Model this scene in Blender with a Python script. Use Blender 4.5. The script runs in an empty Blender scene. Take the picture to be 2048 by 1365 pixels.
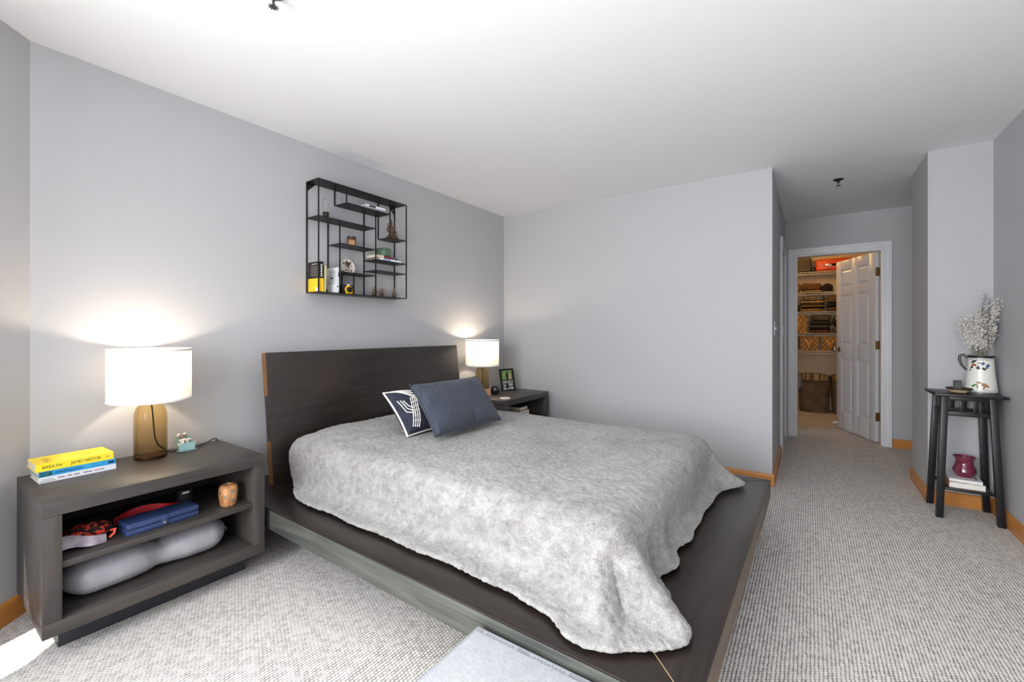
import bpy, bmesh, math, random
import numpy as np
from mathutils import Vector, Matrix, Euler

random.seed(7)
S = bpy.context.scene
COL = S.collection
R = math.radians
PI = math.pi

# ------------------------------------------------------------------ camera
# world: X runs along the headboard wall, Y points into that wall, Z up, metres
F_PX, CX, HY, CAM_H, YAW = 865.0, 1024.0, 662.0, 1.19, R(34.6)
cam_d = bpy.data.cameras.new('camera')
cam = bpy.data.objects.new('camera', cam_d)
COL.objects.link(cam)
cam.location = (0, 0, CAM_H)
cam.rotation_euler = (R(90), 0, YAW - R(90))
cam_d.sensor_width = 36.0
cam_d.sensor_fit = 'HORIZONTAL'
cam_d.lens = F_PX / 2048 * 36
cam_d.shift_y = -(682.5 - HY) / 2048
cam_d.clip_start = 0.02
S.camera = cam

# ------------------------------------------------------------------ light
S.view_settings.view_transform = 'Standard'
S.view_settings.look = 'None'
S.view_settings.gamma = 1.0
S.view_settings.use_curve_mapping = False
S.view_settings.exposure = 0.47
try:
    S.cycles.use_denoising = True
    S.cycles.max_bounces = 14
    S.cycles.diffuse_bounces = 8
    S.cycles.transparent_max_bounces = 16
    S.cycles.caustics_reflective = False
    S.cycles.caustics_refractive = False
    S.cycles.sample_clamp_indirect = 6.0
except Exception:
    pass

W = bpy.data.worlds.new('sky')
S.world = W
W.use_nodes = True
bg = W.node_tree.nodes['Background']
bg.inputs[0].default_value = (0.80, 0.90, 1.0, 1)
bg.inputs[1].default_value = 1.5


def light(name, kind, loc, energy, color=(1, 1, 1), parent=None, **kw):
    d = bpy.data.lights.new(name, kind)
    d.energy = energy
    d.color = color
    rot = kw.pop('rot', None)
    for k, v in kw.items():
        setattr(d, k, v)
    o = bpy.data.objects.new(name, d)
    COL.objects.link(o)
    o.location = loc
    if rot is not None:
        o.rotation_euler = rot
    if parent:
        o.parent = parent
    return o


def aim(o, direction):
    o.rotation_euler = Vector(direction).to_track_quat('-Z', 'Y').to_euler()


# daylight of the small window in the wall behind the camera
wl = light('window_daylight', 'AREA', (-1.84, -0.25, 1.30), 26, (0.95, 0.975, 1.0), shape='RECTANGLE', size=1.2, size_y=1.6)
aim(wl, (1, 0.0, 0.04))
# daylight of the wide glazed bay on the left, through its blinds
wl3 = light('window_daylight', 'AREA', (-1.19, 1.18, 1.22), 126, (0.96, 0.98, 1.0), shape='RECTANGLE', size=1.8, size_y=1.7)
aim(wl3, (1, -1, -0.06))
sun = light('sun', 'SUN', (-4, -1, 4), 9.0, (1.0, 0.95, 0.88), angle=R(0.6))
aim(sun, (0.92, 0.38, -0.82))


# ------------------------------------------------------------------ pixels -> places (direction only; the plane gives the distance)
FW = Vector((math.cos(YAW), math.sin(YAW), 0))
RT = Vector((math.sin(YAW), -math.cos(YAW), 0))


def at(u, v, x=None, y=None, z=None):
    d = FW + RT * ((u - CX) / F_PX) + Vector((0, 0, (HY - v) / F_PX))
    if x is not None:
        t = x / d.x
    elif y is not None:
        t = y / d.y
    else:
        t = (z - CAM_H) / d.z
    return Vector((0, 0, CAM_H)) + d * t


# ------------------------------------------------------------------ materials
def lin(c):
    return tuple((x / 255 / 12.92) if x / 255 <= 0.04045 else ((x / 255 + 0.055) / 1.055) ** 2.4 for x in c)


def L4(c):
    return (*lin(c), 1.0)


MATS = {}


def mat(name, col, rough=0.5, metal=0.0, col2=None, vscale=8.0, stretch=(1, 1, 1), detail=4.0, bump=0.0, bscale=80.0, bdist=0.002,
        spec=0.5, sheen=0.0, contrast=(0.35, 0.65), emit=None, estr=0.0, coat=0.0, bstretch=None):
    if name in MATS:
        return MATS[name]
    m = bpy.data.materials.new(name)
    m.use_nodes = True
    nt = m.node_tree
    b = nt.nodes['Principled BSDF']
    b.inputs['Base Color'].default_value = L4(col)
    b.inputs['Roughness'].default_value = rough
    b.inputs['Metallic'].default_value = metal
    b.inputs['Specular IOR Level'].default_value = spec
    if sheen:
        b.inputs['Sheen Weight'].default_value = sheen
        b.inputs['Sheen Roughness'].default_value = 0.5
    if coat:
        b.inputs['Coat Weight'].default_value = coat
        b.inputs['Coat Roughness'].default_value = 0.08
    if emit:
        b.inputs['Emission Color'].default_value = L4(emit)
        b.inputs['Emission Strength'].default_value = estr
    tc = nt.nodes.new('ShaderNodeTexCoord')
    if col2 is not None:
        mp = nt.nodes.new('ShaderNodeMapping')
        mp.inputs['Scale'].default_value = stretch
        nz = nt.nodes.new('ShaderNodeTexNoise')
        nz.inputs['Scale'].default_value = vscale
        nz.inputs['Detail'].default_value = detail
        nz.inputs['Roughness'].default_value = 0.6
        rp = nt.nodes.new('ShaderNodeValToRGB')
        rp.color_ramp.elements[0].position = contrast[0]
        rp.color_ramp.elements[1].position = contrast[1]
        rp.color_ramp.elements[0].color = L4(col)
        rp.color_ramp.elements[1].color = L4(col2)
        nt.links.new(tc.outputs['Object'], mp.inputs[0])
        nt.links.new(mp.outputs[0], nz.inputs['Vector'])
        nt.links.new(nz.outputs['Fac'], rp.inputs[0])
        nt.links.new(rp.outputs[0], b.inputs['Base Color'])
    if bump:
        mp = nt.nodes.new('ShaderNodeMapping')
        mp.inputs['Scale'].default_value = bstretch or stretch
        nz = nt.nodes.new('ShaderNodeTexNoise')
        nz.inputs['Scale'].default_value = bscale
        nz.inputs['Detail'].default_value = 3
        bp = nt.nodes.new('ShaderNodeBump')
        bp.inputs['Strength'].default_value = bump
        bp.inputs['Distance'].default_value = bdist
        nt.links.new(tc.outputs['Object'], mp.inputs[0])
        nt.links.new(mp.outputs[0], nz.inputs['Vector'])
        nt.links.new(nz.outputs['Fac'], bp.inputs['Height'])
        nt.links.new(bp.outputs[0], b.inputs['Normal'])
    MATS[name] = m
    return m


def wood(name, dark, light_, axis='x', rough=0.45, scale=1.0, spec=0.4):
    """stained timber, figure running along one axis"""
    if name in MATS:
        return MATS[name]
    m = bpy.data.materials.new(name)
    m.use_nodes = True
    nt = m.node_tree
    N, K = nt.nodes, nt.links
    b = N['Principled BSDF']
    b.inputs['Roughness'].default_value = rough
    b.inputs['Specular IOR Level'].default_value = spec
    tc = N.new('ShaderNodeTexCoord')
    mp = N.new('ShaderNodeMapping')
    st = {'x': (0.7, 7, 7), 'y': (7, 0.7, 7), 'z': (7, 7, 0.7)}[axis]
    mp.inputs['Scale'].default_value = tuple(v * scale for v in st)
    K.new(tc.outputs['Object'], mp.inputs[0])
    n1 = N.new('ShaderNodeTexNoise')
    n1.inputs['Scale'].default_value = 1.3
    n1.inputs['Detail'].default_value = 3
    n1.inputs['Distortion'].default_value = 0.6
    K.new(mp.outputs[0], n1.inputs['Vector'])
    mul = N.new('ShaderNodeMath'); mul.operation = 'MULTIPLY'; mul.inputs[1].default_value = 26
    sn = N.new('ShaderNodeMath'); sn.operation = 'SINE'
    K.new(n1.outputs['Fac'], mul.inputs[0]); K.new(mul.outputs[0], sn.inputs[0])
    mp2 = N.new('ShaderNodeMapping')
    st2 = {'x': (3, 160, 160), 'y': (160, 3, 160), 'z': (160, 160, 3)}[axis]
    mp2.inputs['Scale'].default_value = st2
    K.new(tc.outputs['Object'], mp2.inputs[0])
    n2 = N.new('ShaderNodeTexNoise'); n2.inputs['Scale'].default_value = 1.0; n2.inputs['Detail'].default_value = 3
    K.new(mp2.outputs[0], n2.inputs['Vector'])
    n3 = N.new('ShaderNodeTexNoise'); n3.inputs['Scale'].default_value = 2.2; n3.inputs['Detail'].default_value = 2
    K.new(tc.outputs['Object'], n3.inputs['Vector'])
    a1 = N.new('ShaderNodeMath'); a1.operation = 'MULTIPLY_ADD'; a1.inputs[1].default_value = 0.07
    n2s = N.new('ShaderNodeMath'); n2s.operation = 'MULTIPLY_ADD'; n2s.inputs[1].default_value = 0.45; n2s.inputs[2].default_value = 0.28
    K.new(n2.outputs['Fac'], n2s.inputs[0])
    K.new(sn.outputs[0], a1.inputs[0]); K.new(n2s.outputs[0], a1.inputs[2])
    a2 = N.new('ShaderNodeMath'); a2.operation = 'MULTIPLY_ADD'; a2.inputs[1].default_value = 0.55
    K.new(n3.outputs['Fac'], a2.inputs[0]); K.new(a1.outputs[0], a2.inputs[2])
    rp = N.new('ShaderNodeValToRGB')
    rp.color_ramp.elements[0].position = 0.50; rp.color_ramp.elements[1].position = 1.08
    rp.color_ramp.elements[0].color = L4(dark); rp.color_ramp.elements[1].color = L4(light_)
    K.new(a2.outputs[0], rp.inputs[0]); K.new(rp.outputs[0], b.inputs['Base Color'])
    bp = N.new('ShaderNodeBump'); bp.inputs['Strength'].default_value = 0.25; bp.inputs['Distance'].default_value = 0.001
    K.new(n2.outputs['Fac'], bp.inputs['Height']); K.new(bp.outputs[0], b.inputs['Normal'])
    MATS[name] = m
    return m


def glass(name, tint, gloss=0.10, foot=None, height=0.26):
    """thin tinted glass: tinted see-through plus fresnel reflection; foot = tint of the glass at its foot"""
    m = bpy.data.materials.new(name)
    m.use_nodes = True
    nt = m.node_tree
    nt.nodes.clear()
    out = nt.nodes.new('ShaderNodeOutputMaterial')
    mix = nt.nodes.new('ShaderNodeMixShader')
    tr = nt.nodes.new('ShaderNodeBsdfTransparent'); tr.inputs[0].default_value = (*tint, 1)
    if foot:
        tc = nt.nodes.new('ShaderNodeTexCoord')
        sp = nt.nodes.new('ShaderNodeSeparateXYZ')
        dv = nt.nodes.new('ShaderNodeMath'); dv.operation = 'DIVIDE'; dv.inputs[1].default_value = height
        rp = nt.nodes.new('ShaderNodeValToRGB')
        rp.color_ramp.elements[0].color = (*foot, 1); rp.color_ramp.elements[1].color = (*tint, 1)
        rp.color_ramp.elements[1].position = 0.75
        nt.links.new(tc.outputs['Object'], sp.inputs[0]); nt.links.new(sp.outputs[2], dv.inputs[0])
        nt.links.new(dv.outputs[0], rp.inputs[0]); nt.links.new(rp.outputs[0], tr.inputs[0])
    gl = nt.nodes.new('ShaderNodeBsdfGlossy'); gl.inputs['Roughness'].default_value = 0.03
    fr = nt.nodes.new('ShaderNodeLayerWeight'); fr.inputs['Blend'].default_value = gloss
    mn = nt.nodes.new('ShaderNodeMath'); mn.operation = 'MINIMUM'; mn.inputs[1].default_value = 0.28
    nt.links.new(fr.outputs['Fresnel'], mn.inputs[0])
    nt.links.new(mn.outputs[0], mix.inputs[0])
    nt.links.new(tr.outputs[0], mix.inputs[1]); nt.links.new(gl.outputs[0], mix.inputs[2])
    nt.links.new(mix.outputs[0], out.inputs[0])
    return m


def carpet_mat():
    m = bpy.data.materials.new('ribbed_loop_carpet')
    m.use_nodes = True
    nt = m.node_tree
    N, K = nt.nodes, nt.links
    b = N['Principled BSDF']
    b.inputs['Roughness'].default_value = 0.95
    b.inputs['Specular IOR Level'].default_value = 0.1
    b.inputs['Sheen Weight'].default_value = 0.15
    tc = N.new('ShaderNodeTexCoord')
    sep = N.new('ShaderNodeSeparateXYZ')
    K.new(tc.outputs['Object'], sep.inputs[0])

    def M(op, a, bb=None, c=None):
        n = N.new('ShaderNodeMath'); n.operation = op
        for i, q in enumerate((a, bb, c)):
            if q is None:
                continue
            if isinstance(q, (int, float)):
                n.inputs[i].default_value = q
            else:
                K.new(q, n.inputs[i])
        return n.outputs[0]
    nz = N.new('ShaderNodeTexNoise'); nz.inputs['Scale'].default_value = 30; nz.inputs['Detail'].default_value = 2
    K.new(tc.outputs['Object'], nz.inputs['Vector'])
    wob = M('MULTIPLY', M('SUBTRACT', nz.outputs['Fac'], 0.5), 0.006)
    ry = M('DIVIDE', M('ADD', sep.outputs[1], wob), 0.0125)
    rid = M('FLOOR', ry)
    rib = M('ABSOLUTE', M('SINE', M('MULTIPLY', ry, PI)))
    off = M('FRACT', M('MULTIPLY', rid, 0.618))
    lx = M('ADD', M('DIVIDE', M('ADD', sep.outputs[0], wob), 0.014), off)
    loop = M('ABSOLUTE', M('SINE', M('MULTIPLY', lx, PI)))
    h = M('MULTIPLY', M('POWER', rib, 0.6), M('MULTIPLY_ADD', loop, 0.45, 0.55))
    # fleck of the single yarn loops
    cmb = N.new('ShaderNodeCombineXYZ')
    K.new(M('FLOOR', lx), cmb.inputs[0]); K.new(rid, cmb.inputs[1])
    wn = N.new('ShaderNodeTexWhiteNoise')
    K.new(cmb.outputs[0], wn.inputs['Vector'])
    v = M('MULTIPLY_ADD', h, 0.62, M('MULTIPLY', wn.outputs['Value'], 0.30))  # groove shade painted in by rib height, plus the random loop fleck
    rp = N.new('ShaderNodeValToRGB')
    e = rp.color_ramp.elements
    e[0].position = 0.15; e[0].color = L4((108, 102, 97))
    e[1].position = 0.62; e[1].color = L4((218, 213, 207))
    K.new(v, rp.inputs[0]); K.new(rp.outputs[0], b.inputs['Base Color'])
    bp = N.new('ShaderNodeBump'); bp.inputs['Strength'].default_value = 0.8; bp.inputs['Distance'].default_value = 0.004
    K.new(h, bp.inputs['Height']); K.new(bp.outputs[0], b.inputs['Normal'])
    return m


def plush_mat(name, c_lo, c_hi, scale=1.0):
    m = bpy.data.materials.new(name)
    m.use_nodes = True
    nt = m.node_tree
    N, K = nt.nodes, nt.links
    b = N['Principled BSDF']
    b.inputs['Roughness'].default_value = 0.9
    b.inputs['Specular IOR Level'].default_value = 0.15
    b.inputs['Sheen Weight'].default_value = 0.35
    b.inputs['Sheen Roughness'].default_value = 0.4
    tc = N.new('ShaderNodeTexCoord')

    def noise(sc, det, dist=0.0, st=(1, 1, 1)):
        mp = N.new('ShaderNodeMapping'); mp.inputs['Scale'].default_value = st
        K.new(tc.outputs['Object'], mp.inputs[0])
        n = N.new('ShaderNodeTexNoise'); n.inputs['Scale'].default_value = sc * scale; n.inputs['Detail'].default_value = det
        n.inputs['Distortion'].default_value = dist
        n.inputs['Roughness'].default_value = 0.65
        K.new(mp.outputs[0], n.inputs['Vector'])
        return n.outputs['Fac']
    big = noise(3.0, 5, 0.8)
    mid = noise(34, 5, 0.5, (1, 0.75, 1))
    fine = noise(210, 3)

    def M(op, a, bb, c=None):
        n = N.new('ShaderNodeMath'); n.operation = op
        for i, q in enumerate((a, bb, c)):
            if q is None:
                continue
            if isinstance(q, (int, float)):
                n.inputs[i].default_value = q
            else:
                K.new(q, n.inputs[i])
        return n.outputs[0]
    mix = M('ADD', M('MULTIPLY', big, 0.28), M('ADD', M('MULTIPLY', mid, 0.40), M('MULTIPLY', fine, 0.32)))
    rp = N.new('ShaderNodeValToRGB')
    rp.color_ramp.elements[0].position = 0.36; rp.color_ramp.elements[0].color = L4(c_lo)
    rp.color_ramp.elements[1].position = 0.60; rp.color_ramp.elements[1].color = L4(c_hi)
    K.new(mix, rp.inputs[0]); K.new(rp.outputs[0], b.inputs['Base Color'])
    hgt = M('ADD', M('MULTIPLY', mid, 0.6), M('MULTIPLY', fine, 0.5))
    bp = N.new('ShaderNodeBump'); bp.inputs['Strength'].default_value = 0.9; bp.inputs['Distance'].default_value = 0.012
    K.new(hgt, bp.inputs['Height']); K.new(bp.outputs[0], b.inputs['Normal'])
    return m


M_WALL = mat('grey_wall_paint', (181, 181, 184), 0.6, bump=0.06, bscale=260, bdist=0.001, spec=0.25)
M_CEIL = mat('white_ceiling_paint', (234, 235, 237), 0.8, spec=0.15)
M_CLOSET = mat('beige_closet_paint', (222, 205, 176), 0.7, spec=0.2)
M_TRIM = mat('white_gloss_trim', (226, 227, 230), 0.35, spec=0.4)
M_OAK = wood('golden_oak', (170, 100, 42), (214, 150, 78), 'x', 0.35)
M_OAKY = wood('golden_oak_across', (170, 100, 42), (214, 150, 78), 'y', 0.35)
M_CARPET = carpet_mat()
M_PLUSH = plush_mat('grey_plush', (112, 110, 108), (178, 176, 173))
M_BEDX = wood('dark_stained_oak', (21, 17, 15), (52, 43, 38), 'x', 0.32, spec=0.5)
M_BEDY = wood('dark_stained_oak_long', (21, 17, 15), (52, 43, 38), 'y', 0.32, spec=0.5)
M_SIDE = wood('weathered_edge_lit', (44, 46, 44), (98, 100, 93), 'y', 0.45)  # bed wood, weathered, and lightened with window light painted into the colour
M_NSX = wood('grey_stained_oak', (46, 44, 43), (78, 72, 68), 'x', 0.42)
M_NSY = wood('grey_stained_oak_long', (46, 44, 43), (78, 72, 68), 'y', 0.42)
M_NSZ = wood('grey_stained_oak_upright', (46, 44, 43), (78, 72, 68), 'z', 0.42)
M_INNER = mat('shaded_cabinet_back', (30, 27, 26), 0.6, col2=(40, 36, 34), vscale=6, stretch=(1, 12, 12))  # recess shade painted in: back panel darker than the oak around it
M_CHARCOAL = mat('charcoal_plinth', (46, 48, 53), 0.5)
M_BLACK = mat('black_metal', (24, 23, 23), 0.45, metal=0.3)
M_BLACKWOOD = mat('black_painted_wood', (17, 17, 20), 0.4, col2=(24, 24, 27), vscale=20)
M_CORD = mat('black_cord', (18, 16, 16), 0.5)
M_WHITE = mat('white_paper', (232, 231, 228), 0.7)
M_PAGES = mat('book_pages', (226, 220, 206), 0.8, col2=(205, 198, 182), vscale=60, stretch=(1, 1, 14))
M_CHROME = mat('brushed_chrome', (200, 200, 200), 0.25, metal=1.0)
M_NICKEL = mat('aged_nickel', (150, 145, 138), 0.3, metal=1.0)
M_BRASS = mat('aged_brass', (140, 115, 70), 0.35, metal=1.0)


# ------------------------------------------------------------------ mesh building
class B:
    def __init__(self):
        self.bm = bmesh.new()

    def _merge(self, t, mx=None):
        if mx is not None:
            t.transform(mx)
        me = bpy.data.meshes.new('t')
        t.to_mesh(me); t.free()
        self.bm.from_mesh(me)
        bpy.data.meshes.remove(me)
        return self

    def box(self, x0, x1, y0, y1, z0, z1, bev=0.0, seg=2, mx=None):
        t = bmesh.new()
        bmesh.ops.create_cube(t, size=1)
        t.transform(Matrix.Translation(((x0 + x1) / 2, (y0 + y1) / 2, (z0 + z1) / 2)) @ Matrix.Diagonal((abs(x1 - x0), abs(y1 - y0), abs(z1 - z0), 1)))
        if bev:
            bmesh.ops.bevel(t, geom=list(t.edges), offset=bev, segments=seg, profile=0.5, affect='EDGES')
        return self._merge(t, mx)

    def prism(self, pts, z0, z1, mx=None, bev=0.0):
        """polygon in xy pushed from z0 to z1"""
        t = bmesh.new()
        a = [t.verts.new((p[0], p[1], z0)) for p in pts]
        b_ = [t.verts.new((p[0], p[1], z1)) for p in pts]
        n = len(pts)
        t.faces.new(list(reversed(a))); t.faces.new(b_)
        for i in range(n):
            t.faces.new((a[i], a[(i + 1) % n], b_[(i + 1) % n], b_[i]))
        bmesh.ops.recalc_face_normals(t, faces=t.faces)
        if bev:
            bmesh.ops.bevel(t, geom=list(t.edges), offset=bev, segments=2, profile=0.5, affect='EDGES')
        return self._merge(t, mx)

    def lathe(self, prof, n=32, c=(0, 0, 0), sx=1, sy=1, mx=None, cap0=True, cap1=True):
        t = bmesh.new()
        rings = []
        for r, z in prof:
            if r < 1e-5:
                rings.append([t.verts.new((0, 0, z))])
            else:
                rings.append([t.verts.new((r * sx * math.cos(2 * PI * i / n), r * sy * math.sin(2 * PI * i / n), z)) for i in range(n)])
        for a, b_ in zip(rings, rings[1:]):
            if len(a) == 1 and len(b_) == 1:
                continue
            for i in range(n):
                j = (i + 1) % n
                if len(a) == 1:
                    t.faces.new((a[0], b_[j], b_[i]))
                elif len(b_) == 1:
                    t.faces.new((a[i], a[j], b_[0]))
                else:
                    t.faces.new((a[i], a[j], b_[j], b_[i]))
        if cap0 and len(rings[0]) > 1:
            t.faces.new(list(reversed(rings[0])))
        if cap1 and len(rings[-1]) > 1:
            t.faces.new(rings[-1])
        t.transform(Matrix.Translation(c))
        return self._merge(t, mx)

    def tube(self, pts, r=0.01, n=8, closed=False, mx=None, flat=1.0):
        pts = [Vector(p) for p in pts]
        m = len(pts)
        rs = r if isinstance(r, (list, tuple)) else [r] * m
        t = bmesh.new()
        rings = []
        up = None
        for i, p in enumerate(pts):
            if closed:
                d = pts[(i + 1) % m] - pts[i - 1]
            else:
                d = pts[min(i + 1, m - 1)] - pts[max(i - 1, 0)]
            d.normalize()
            if up is None:
                up = d.orthogonal().normalized() if abs(d.z) > 0.98 else (Vector((0, 0, 1)) - d * d.z).normalized()
            else:
                up = (up - d * up.dot(d))
                up = up.normalized() if up.length > 1e-6 else d.orthogonal().normalized()
            s = d.cross(up)
            rings.append([t.verts.new(p + (s * math.cos(2 * PI * (k + 0.5) / n) + up * flat * math.sin(2 * PI * (k + 0.5) / n)) * rs[i]) for k in range(n)])
        for i in range(m if closed else m - 1):
            a, b_ = rings[i], rings[(i + 1) % m]
            for k in range(n):
                t.faces.new((a[k], a[(k + 1) % n], b_[(k + 1) % n], b_[k]))
        if not closed:
            t.faces.new(list(reversed(rings[0]))); t.faces.new(rings[-1])
        bmesh.ops.recalc_face_normals(t, faces=t.faces)
        return self._merge(t, mx)

    def ball(self, c, r, mx=None, u=16, v=10, rot=None):
        t = bmesh.new()
        bmesh.ops.create_uvsphere(t, u_segments=u, v_segments=v, radius=1)
        rr = r if isinstance(r, (tuple, list)) else (r, r, r)
        m4 = Matrix.Translation(c) @ (Euler(rot).to_matrix().to_4x4() if rot else Matrix()) @ Matrix.Diagonal((*rr, 1))
        t.transform(m4)
        return self._merge(t, mx)

    def superell(self, c, r, e1=0.35, e2=0.35, u=28, v=14, wob=0.0, seed=0, mx=None):
        rnd = random.Random(seed)
        ph = [rnd.uniform(0, 6.28) for _ in range(6)]
        f = lambda w, e: math.copysign(abs(w) ** e, w)
        t = bmesh.new()
        rings = []
        for j in range(v + 1):
            b_ = -PI / 2 + PI * j / v
            ring = []
            for i in range(u):
                a = 2 * PI * i / u
                x = f(math.cos(b_), e1) * f(math.cos(a), e2)
                y = f(math.cos(b_), e1) * f(math.sin(a), e2)
                z = f(math.sin(b_), e1)
                k = 1 + wob * (math.sin(3 * x + ph[0]) * math.sin(4 * y + ph[1]) + 0.6 * math.sin(7 * x + 5 * y + ph[2]))
                zz = z * k + (wob * 1.2 * math.sin(5 * x + ph[3]) * math.cos(3 * y + ph[4]) if z > 0 else 0)
                ring.append(t.verts.new((c[0] + r[0] * x * (1 + (k - 1) * .4), c[1] + r[1] * y * (1 + (k - 1) * .4), c[2] + r[2] * zz)))
            rings.append(ring)
        for a, b_ in zip(rings, rings[1:]):
            for i in range(u):
                t.faces.new((a[i], a[(i + 1) % u], b_[(i + 1) % u], b_[i]))
        bmesh.ops.remove_doubles(t, verts=t.verts, dist=1e-5)
        bmesh.ops.recalc_face_normals(t, faces=t.faces)
        return self._merge(t, mx)

    def grid(self, fn, nu, nv, closed_u=False, mx=None):
        t = bmesh.new()
        vs = [[t.verts.new(fn(i, j)) for j in range(nv)] for i in range(nu)]
        for i in range(nu if closed_u else nu - 1):
            for j in range(nv - 1):
                k = (i + 1) % nu
                t.faces.new((vs[i][j], vs[k][j], vs[k][j + 1], vs[i][j + 1]))
        return self._merge(t, mx)


def obj(name, b, m, parent=None, loc=None, rot=None, smooth=25, sub=0):
    me = bpy.data.meshes.new(name)
    if isinstance(b, B):
        b.bm.normal_update()
        b.bm.to_mesh(me); b.bm.free()
    else:
        me = b
    if m is not None:
        me.materials.clear()
        me.materials.append(m)
    if smooth:
        me.polygons.foreach_set('use_smooth', [True] * len(me.polygons))
        me.set_sharp_from_angle(angle=R(smooth))
    o = bpy.data.objects.new(name, me)
    COL.objects.link(o)
    if parent:
        o.parent = parent
    if loc is not None:
        o.location = loc
    if rot is not None:
        o.rotation_euler = rot
    if sub:
        md = o.modifiers.new('smooth', 'SUBSURF'); md.levels = sub; md.render_levels = sub
    return o


def tag(o, label, cat, group=None):
    o['label'] = label
    o['category'] = cat
    if group:
        o['group'] = group
    return o


def thing(name, label, cat, loc=(0, 0, 0), rotz=0.0, group=None, rot=None):
    o = bpy.data.objects.new(name, None)
    COL.objects.link(o)
    o.empty_display_size = 0.05
    o.location = loc
    o.rotation_euler = rot if rot is not None else (0, 0, rotz)
    return tag(o, label, cat, group)


def struct(name, b, m, parent=None, **kw):
    o = obj(name, b, m, parent, **kw)
    if parent is None:
        o['kind'] = 'structure'
    return o


def text(name, s, size, m, parent, mx, extrude=0.0003, spacing=1.0, width=None):
    cu = bpy.data.curves.new(name, 'FONT')
    cu.body = s
    cu.size = size
    cu.extrude = extrude
    cu.space_character = spacing
    cu.resolution_u = 3
    cu.align_x = 'LEFT'
    cu.align_y = 'CENTER'
    t = bpy.data.objects.new(name, cu)
    COL.objects.link(t)
    dg = bpy.context.evaluated_depsgraph_get()
    me = bpy.data.meshes.new_from_object(t.evaluated_get(dg))
    bpy.data.objects.remove(t)
    bpy.data.curves.remove(cu)
    if width:
        xs = [v.co.x for v in me.vertices]
        k = width / max(1e-6, max(xs) - min(xs))
        me.transform(Matrix.Diagonal((k, 1, 1, 1)) @ Matrix.Translation((-min(xs), 0, 0)))
    me.transform(mx)
    me.materials.clear(); me.materials.append(m)
    o = bpy.data.objects.new(name, me)
    COL.objects.link(o)
    o.parent = parent
    return o


FRONT = Matrix(((1, 0, 0, 0), (0, 0, -1, 0), (0, 1, 0, 0), (0, 0, 0, 1)))   # xy drawing stood up, facing -y
TOP = Matrix()


def T(x, y, z):
    return Matrix.Translation((x, y, z))


def RX(a):
    return Matrix.Rotation(a, 4, 'X')


def RY(a):
    return Matrix.Rotation(a, 4, 'Y')


def RZ(a):
    return Matrix.Rotation(a, 4, 'Z')


# ================================================================== THE ROOM
C = 2.44
YA, XB, YC = 2.766, 3.854, 0.24           # headboard wall, far wall, hall's left side
XE, XN, YH, YR = 5.83, 4.135, -0.675, -0.99   # hall end, nook wall, hall's right side, right wall
XW = -1.90                                # window wall
TH = 0.10

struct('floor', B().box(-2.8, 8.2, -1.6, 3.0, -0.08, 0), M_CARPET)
struct('ceiling', B().prism([(-2.0, -1.6), (8.2, -1.6), (8.2, 2.9), (0.32, 2.9), (-2.0, 0.58)], C, C + 0.08), M_CEIL)
struct('wall_headboard', B().box(0.354, XB + TH, YA, YA + TH, 0, C), M_WALL)
struct('wall_far', B().box(XB, XB + TH, YC, YA, 0, C), M_WALL)
# hall left wall with a door opening X 4.95..5.72
struct('wall_hall_left', B().box(XB + TH, 4.95, YC, YC + TH, 0, C).box(5.72, XE + 0.12, YC, YC + TH, 0, C).box(4.95, 5.72, YC, YC + TH, 2.04, C), M_WALL)
# hall end wall with the closet opening Y -0.613..0.136
D0, D1, DZ = -0.613, 0.136, 2.038
struct('wall_hall_end', B().box(XE, XE + 0.12, D1, YC, 0, C).box(XE, XE + 0.12, -1.5, D0, 0, C).box(XE, XE + 0.12, D0, D1, DZ, C), M_WALL)
struct('wall_hall_right', B().box(XN, 4.70, YH - 0.012, YH, 0, C).box(4.69, 4.70, YR - 0.10, YH - 0.012, 0, C), M_WALL)
struct('wall_nook', B().box(XN, XN + 0.01, YR, YH - 0.0125, 0, C), M_WALL)
struct('wall_right', B().box(XW, XN, YR - TH, YR, 0, C), M_WALL)
struct('wall_hall_side', B().box(4.70, XE, -1.5, -1.4, 0, C).box(4.69, 4.70, -1.4, YR - 0.10, 0, C), M_WALL)
# angled bay wall with a glazed opening beyond the picture's edge
bay = thing('wall_bay', '', '', (0.354, YA, 0), R(225))
for k in ('label', 'category'):
    del bay[k]
bay['kind'] = 'structure'
XK = -1.90
YK = YA - (0.354 - XK)
BL = (0.354 - XK) * math.sqrt(2)
b0, b1 = 0.354 * math.sqrt(2), (0.354 + 0.56) * math.sqrt(2)
obj('wall_panel', B().box(0, b0, 0, -TH, 0, C).box(b1, BL, 0, -TH, 0, C).box(b0, b1, 0, -TH, 2.1, C).box(b0, b1, 0, -TH, 0, 0.08), M_WALL, bay)
obj('roller_blind', B().box(b0, b1, -0.02, -0.024, 0.66, 2.1).box(b1 + 0.05, BL - 0.15, 0.004, 0.008, 0.1, 2.1), mat('white_blind', (235, 235, 232), 0.8), bay)
struct('wall_window', B().box(XW - TH, XW, YR, YK, 0, C), M_WALL)
w1 = thing('window_1', '', '', (XW, -0.25, 0))
for k in ('label', 'category'):
    del w1[k]
w1['kind'] = 'structure'
obj('window_frame', B().box(0, 0.03, -0.68, 0.68, 0.37, 0.43).box(0, 0.03, -0.68, 0.68, 2.17, 2.23).box(0, 0.03, -0.68, -0.62, 0.43, 2.17).box(0, 0.03, 0.62, 0.68, 0.43, 2.17), M_TRIM, w1)
obj('window_shade', B().box(0.004, 0.012, -0.62, 0.62, 0.43, 2.17), mat('white_blind', (235, 235, 232), 0.8), w1)

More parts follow.
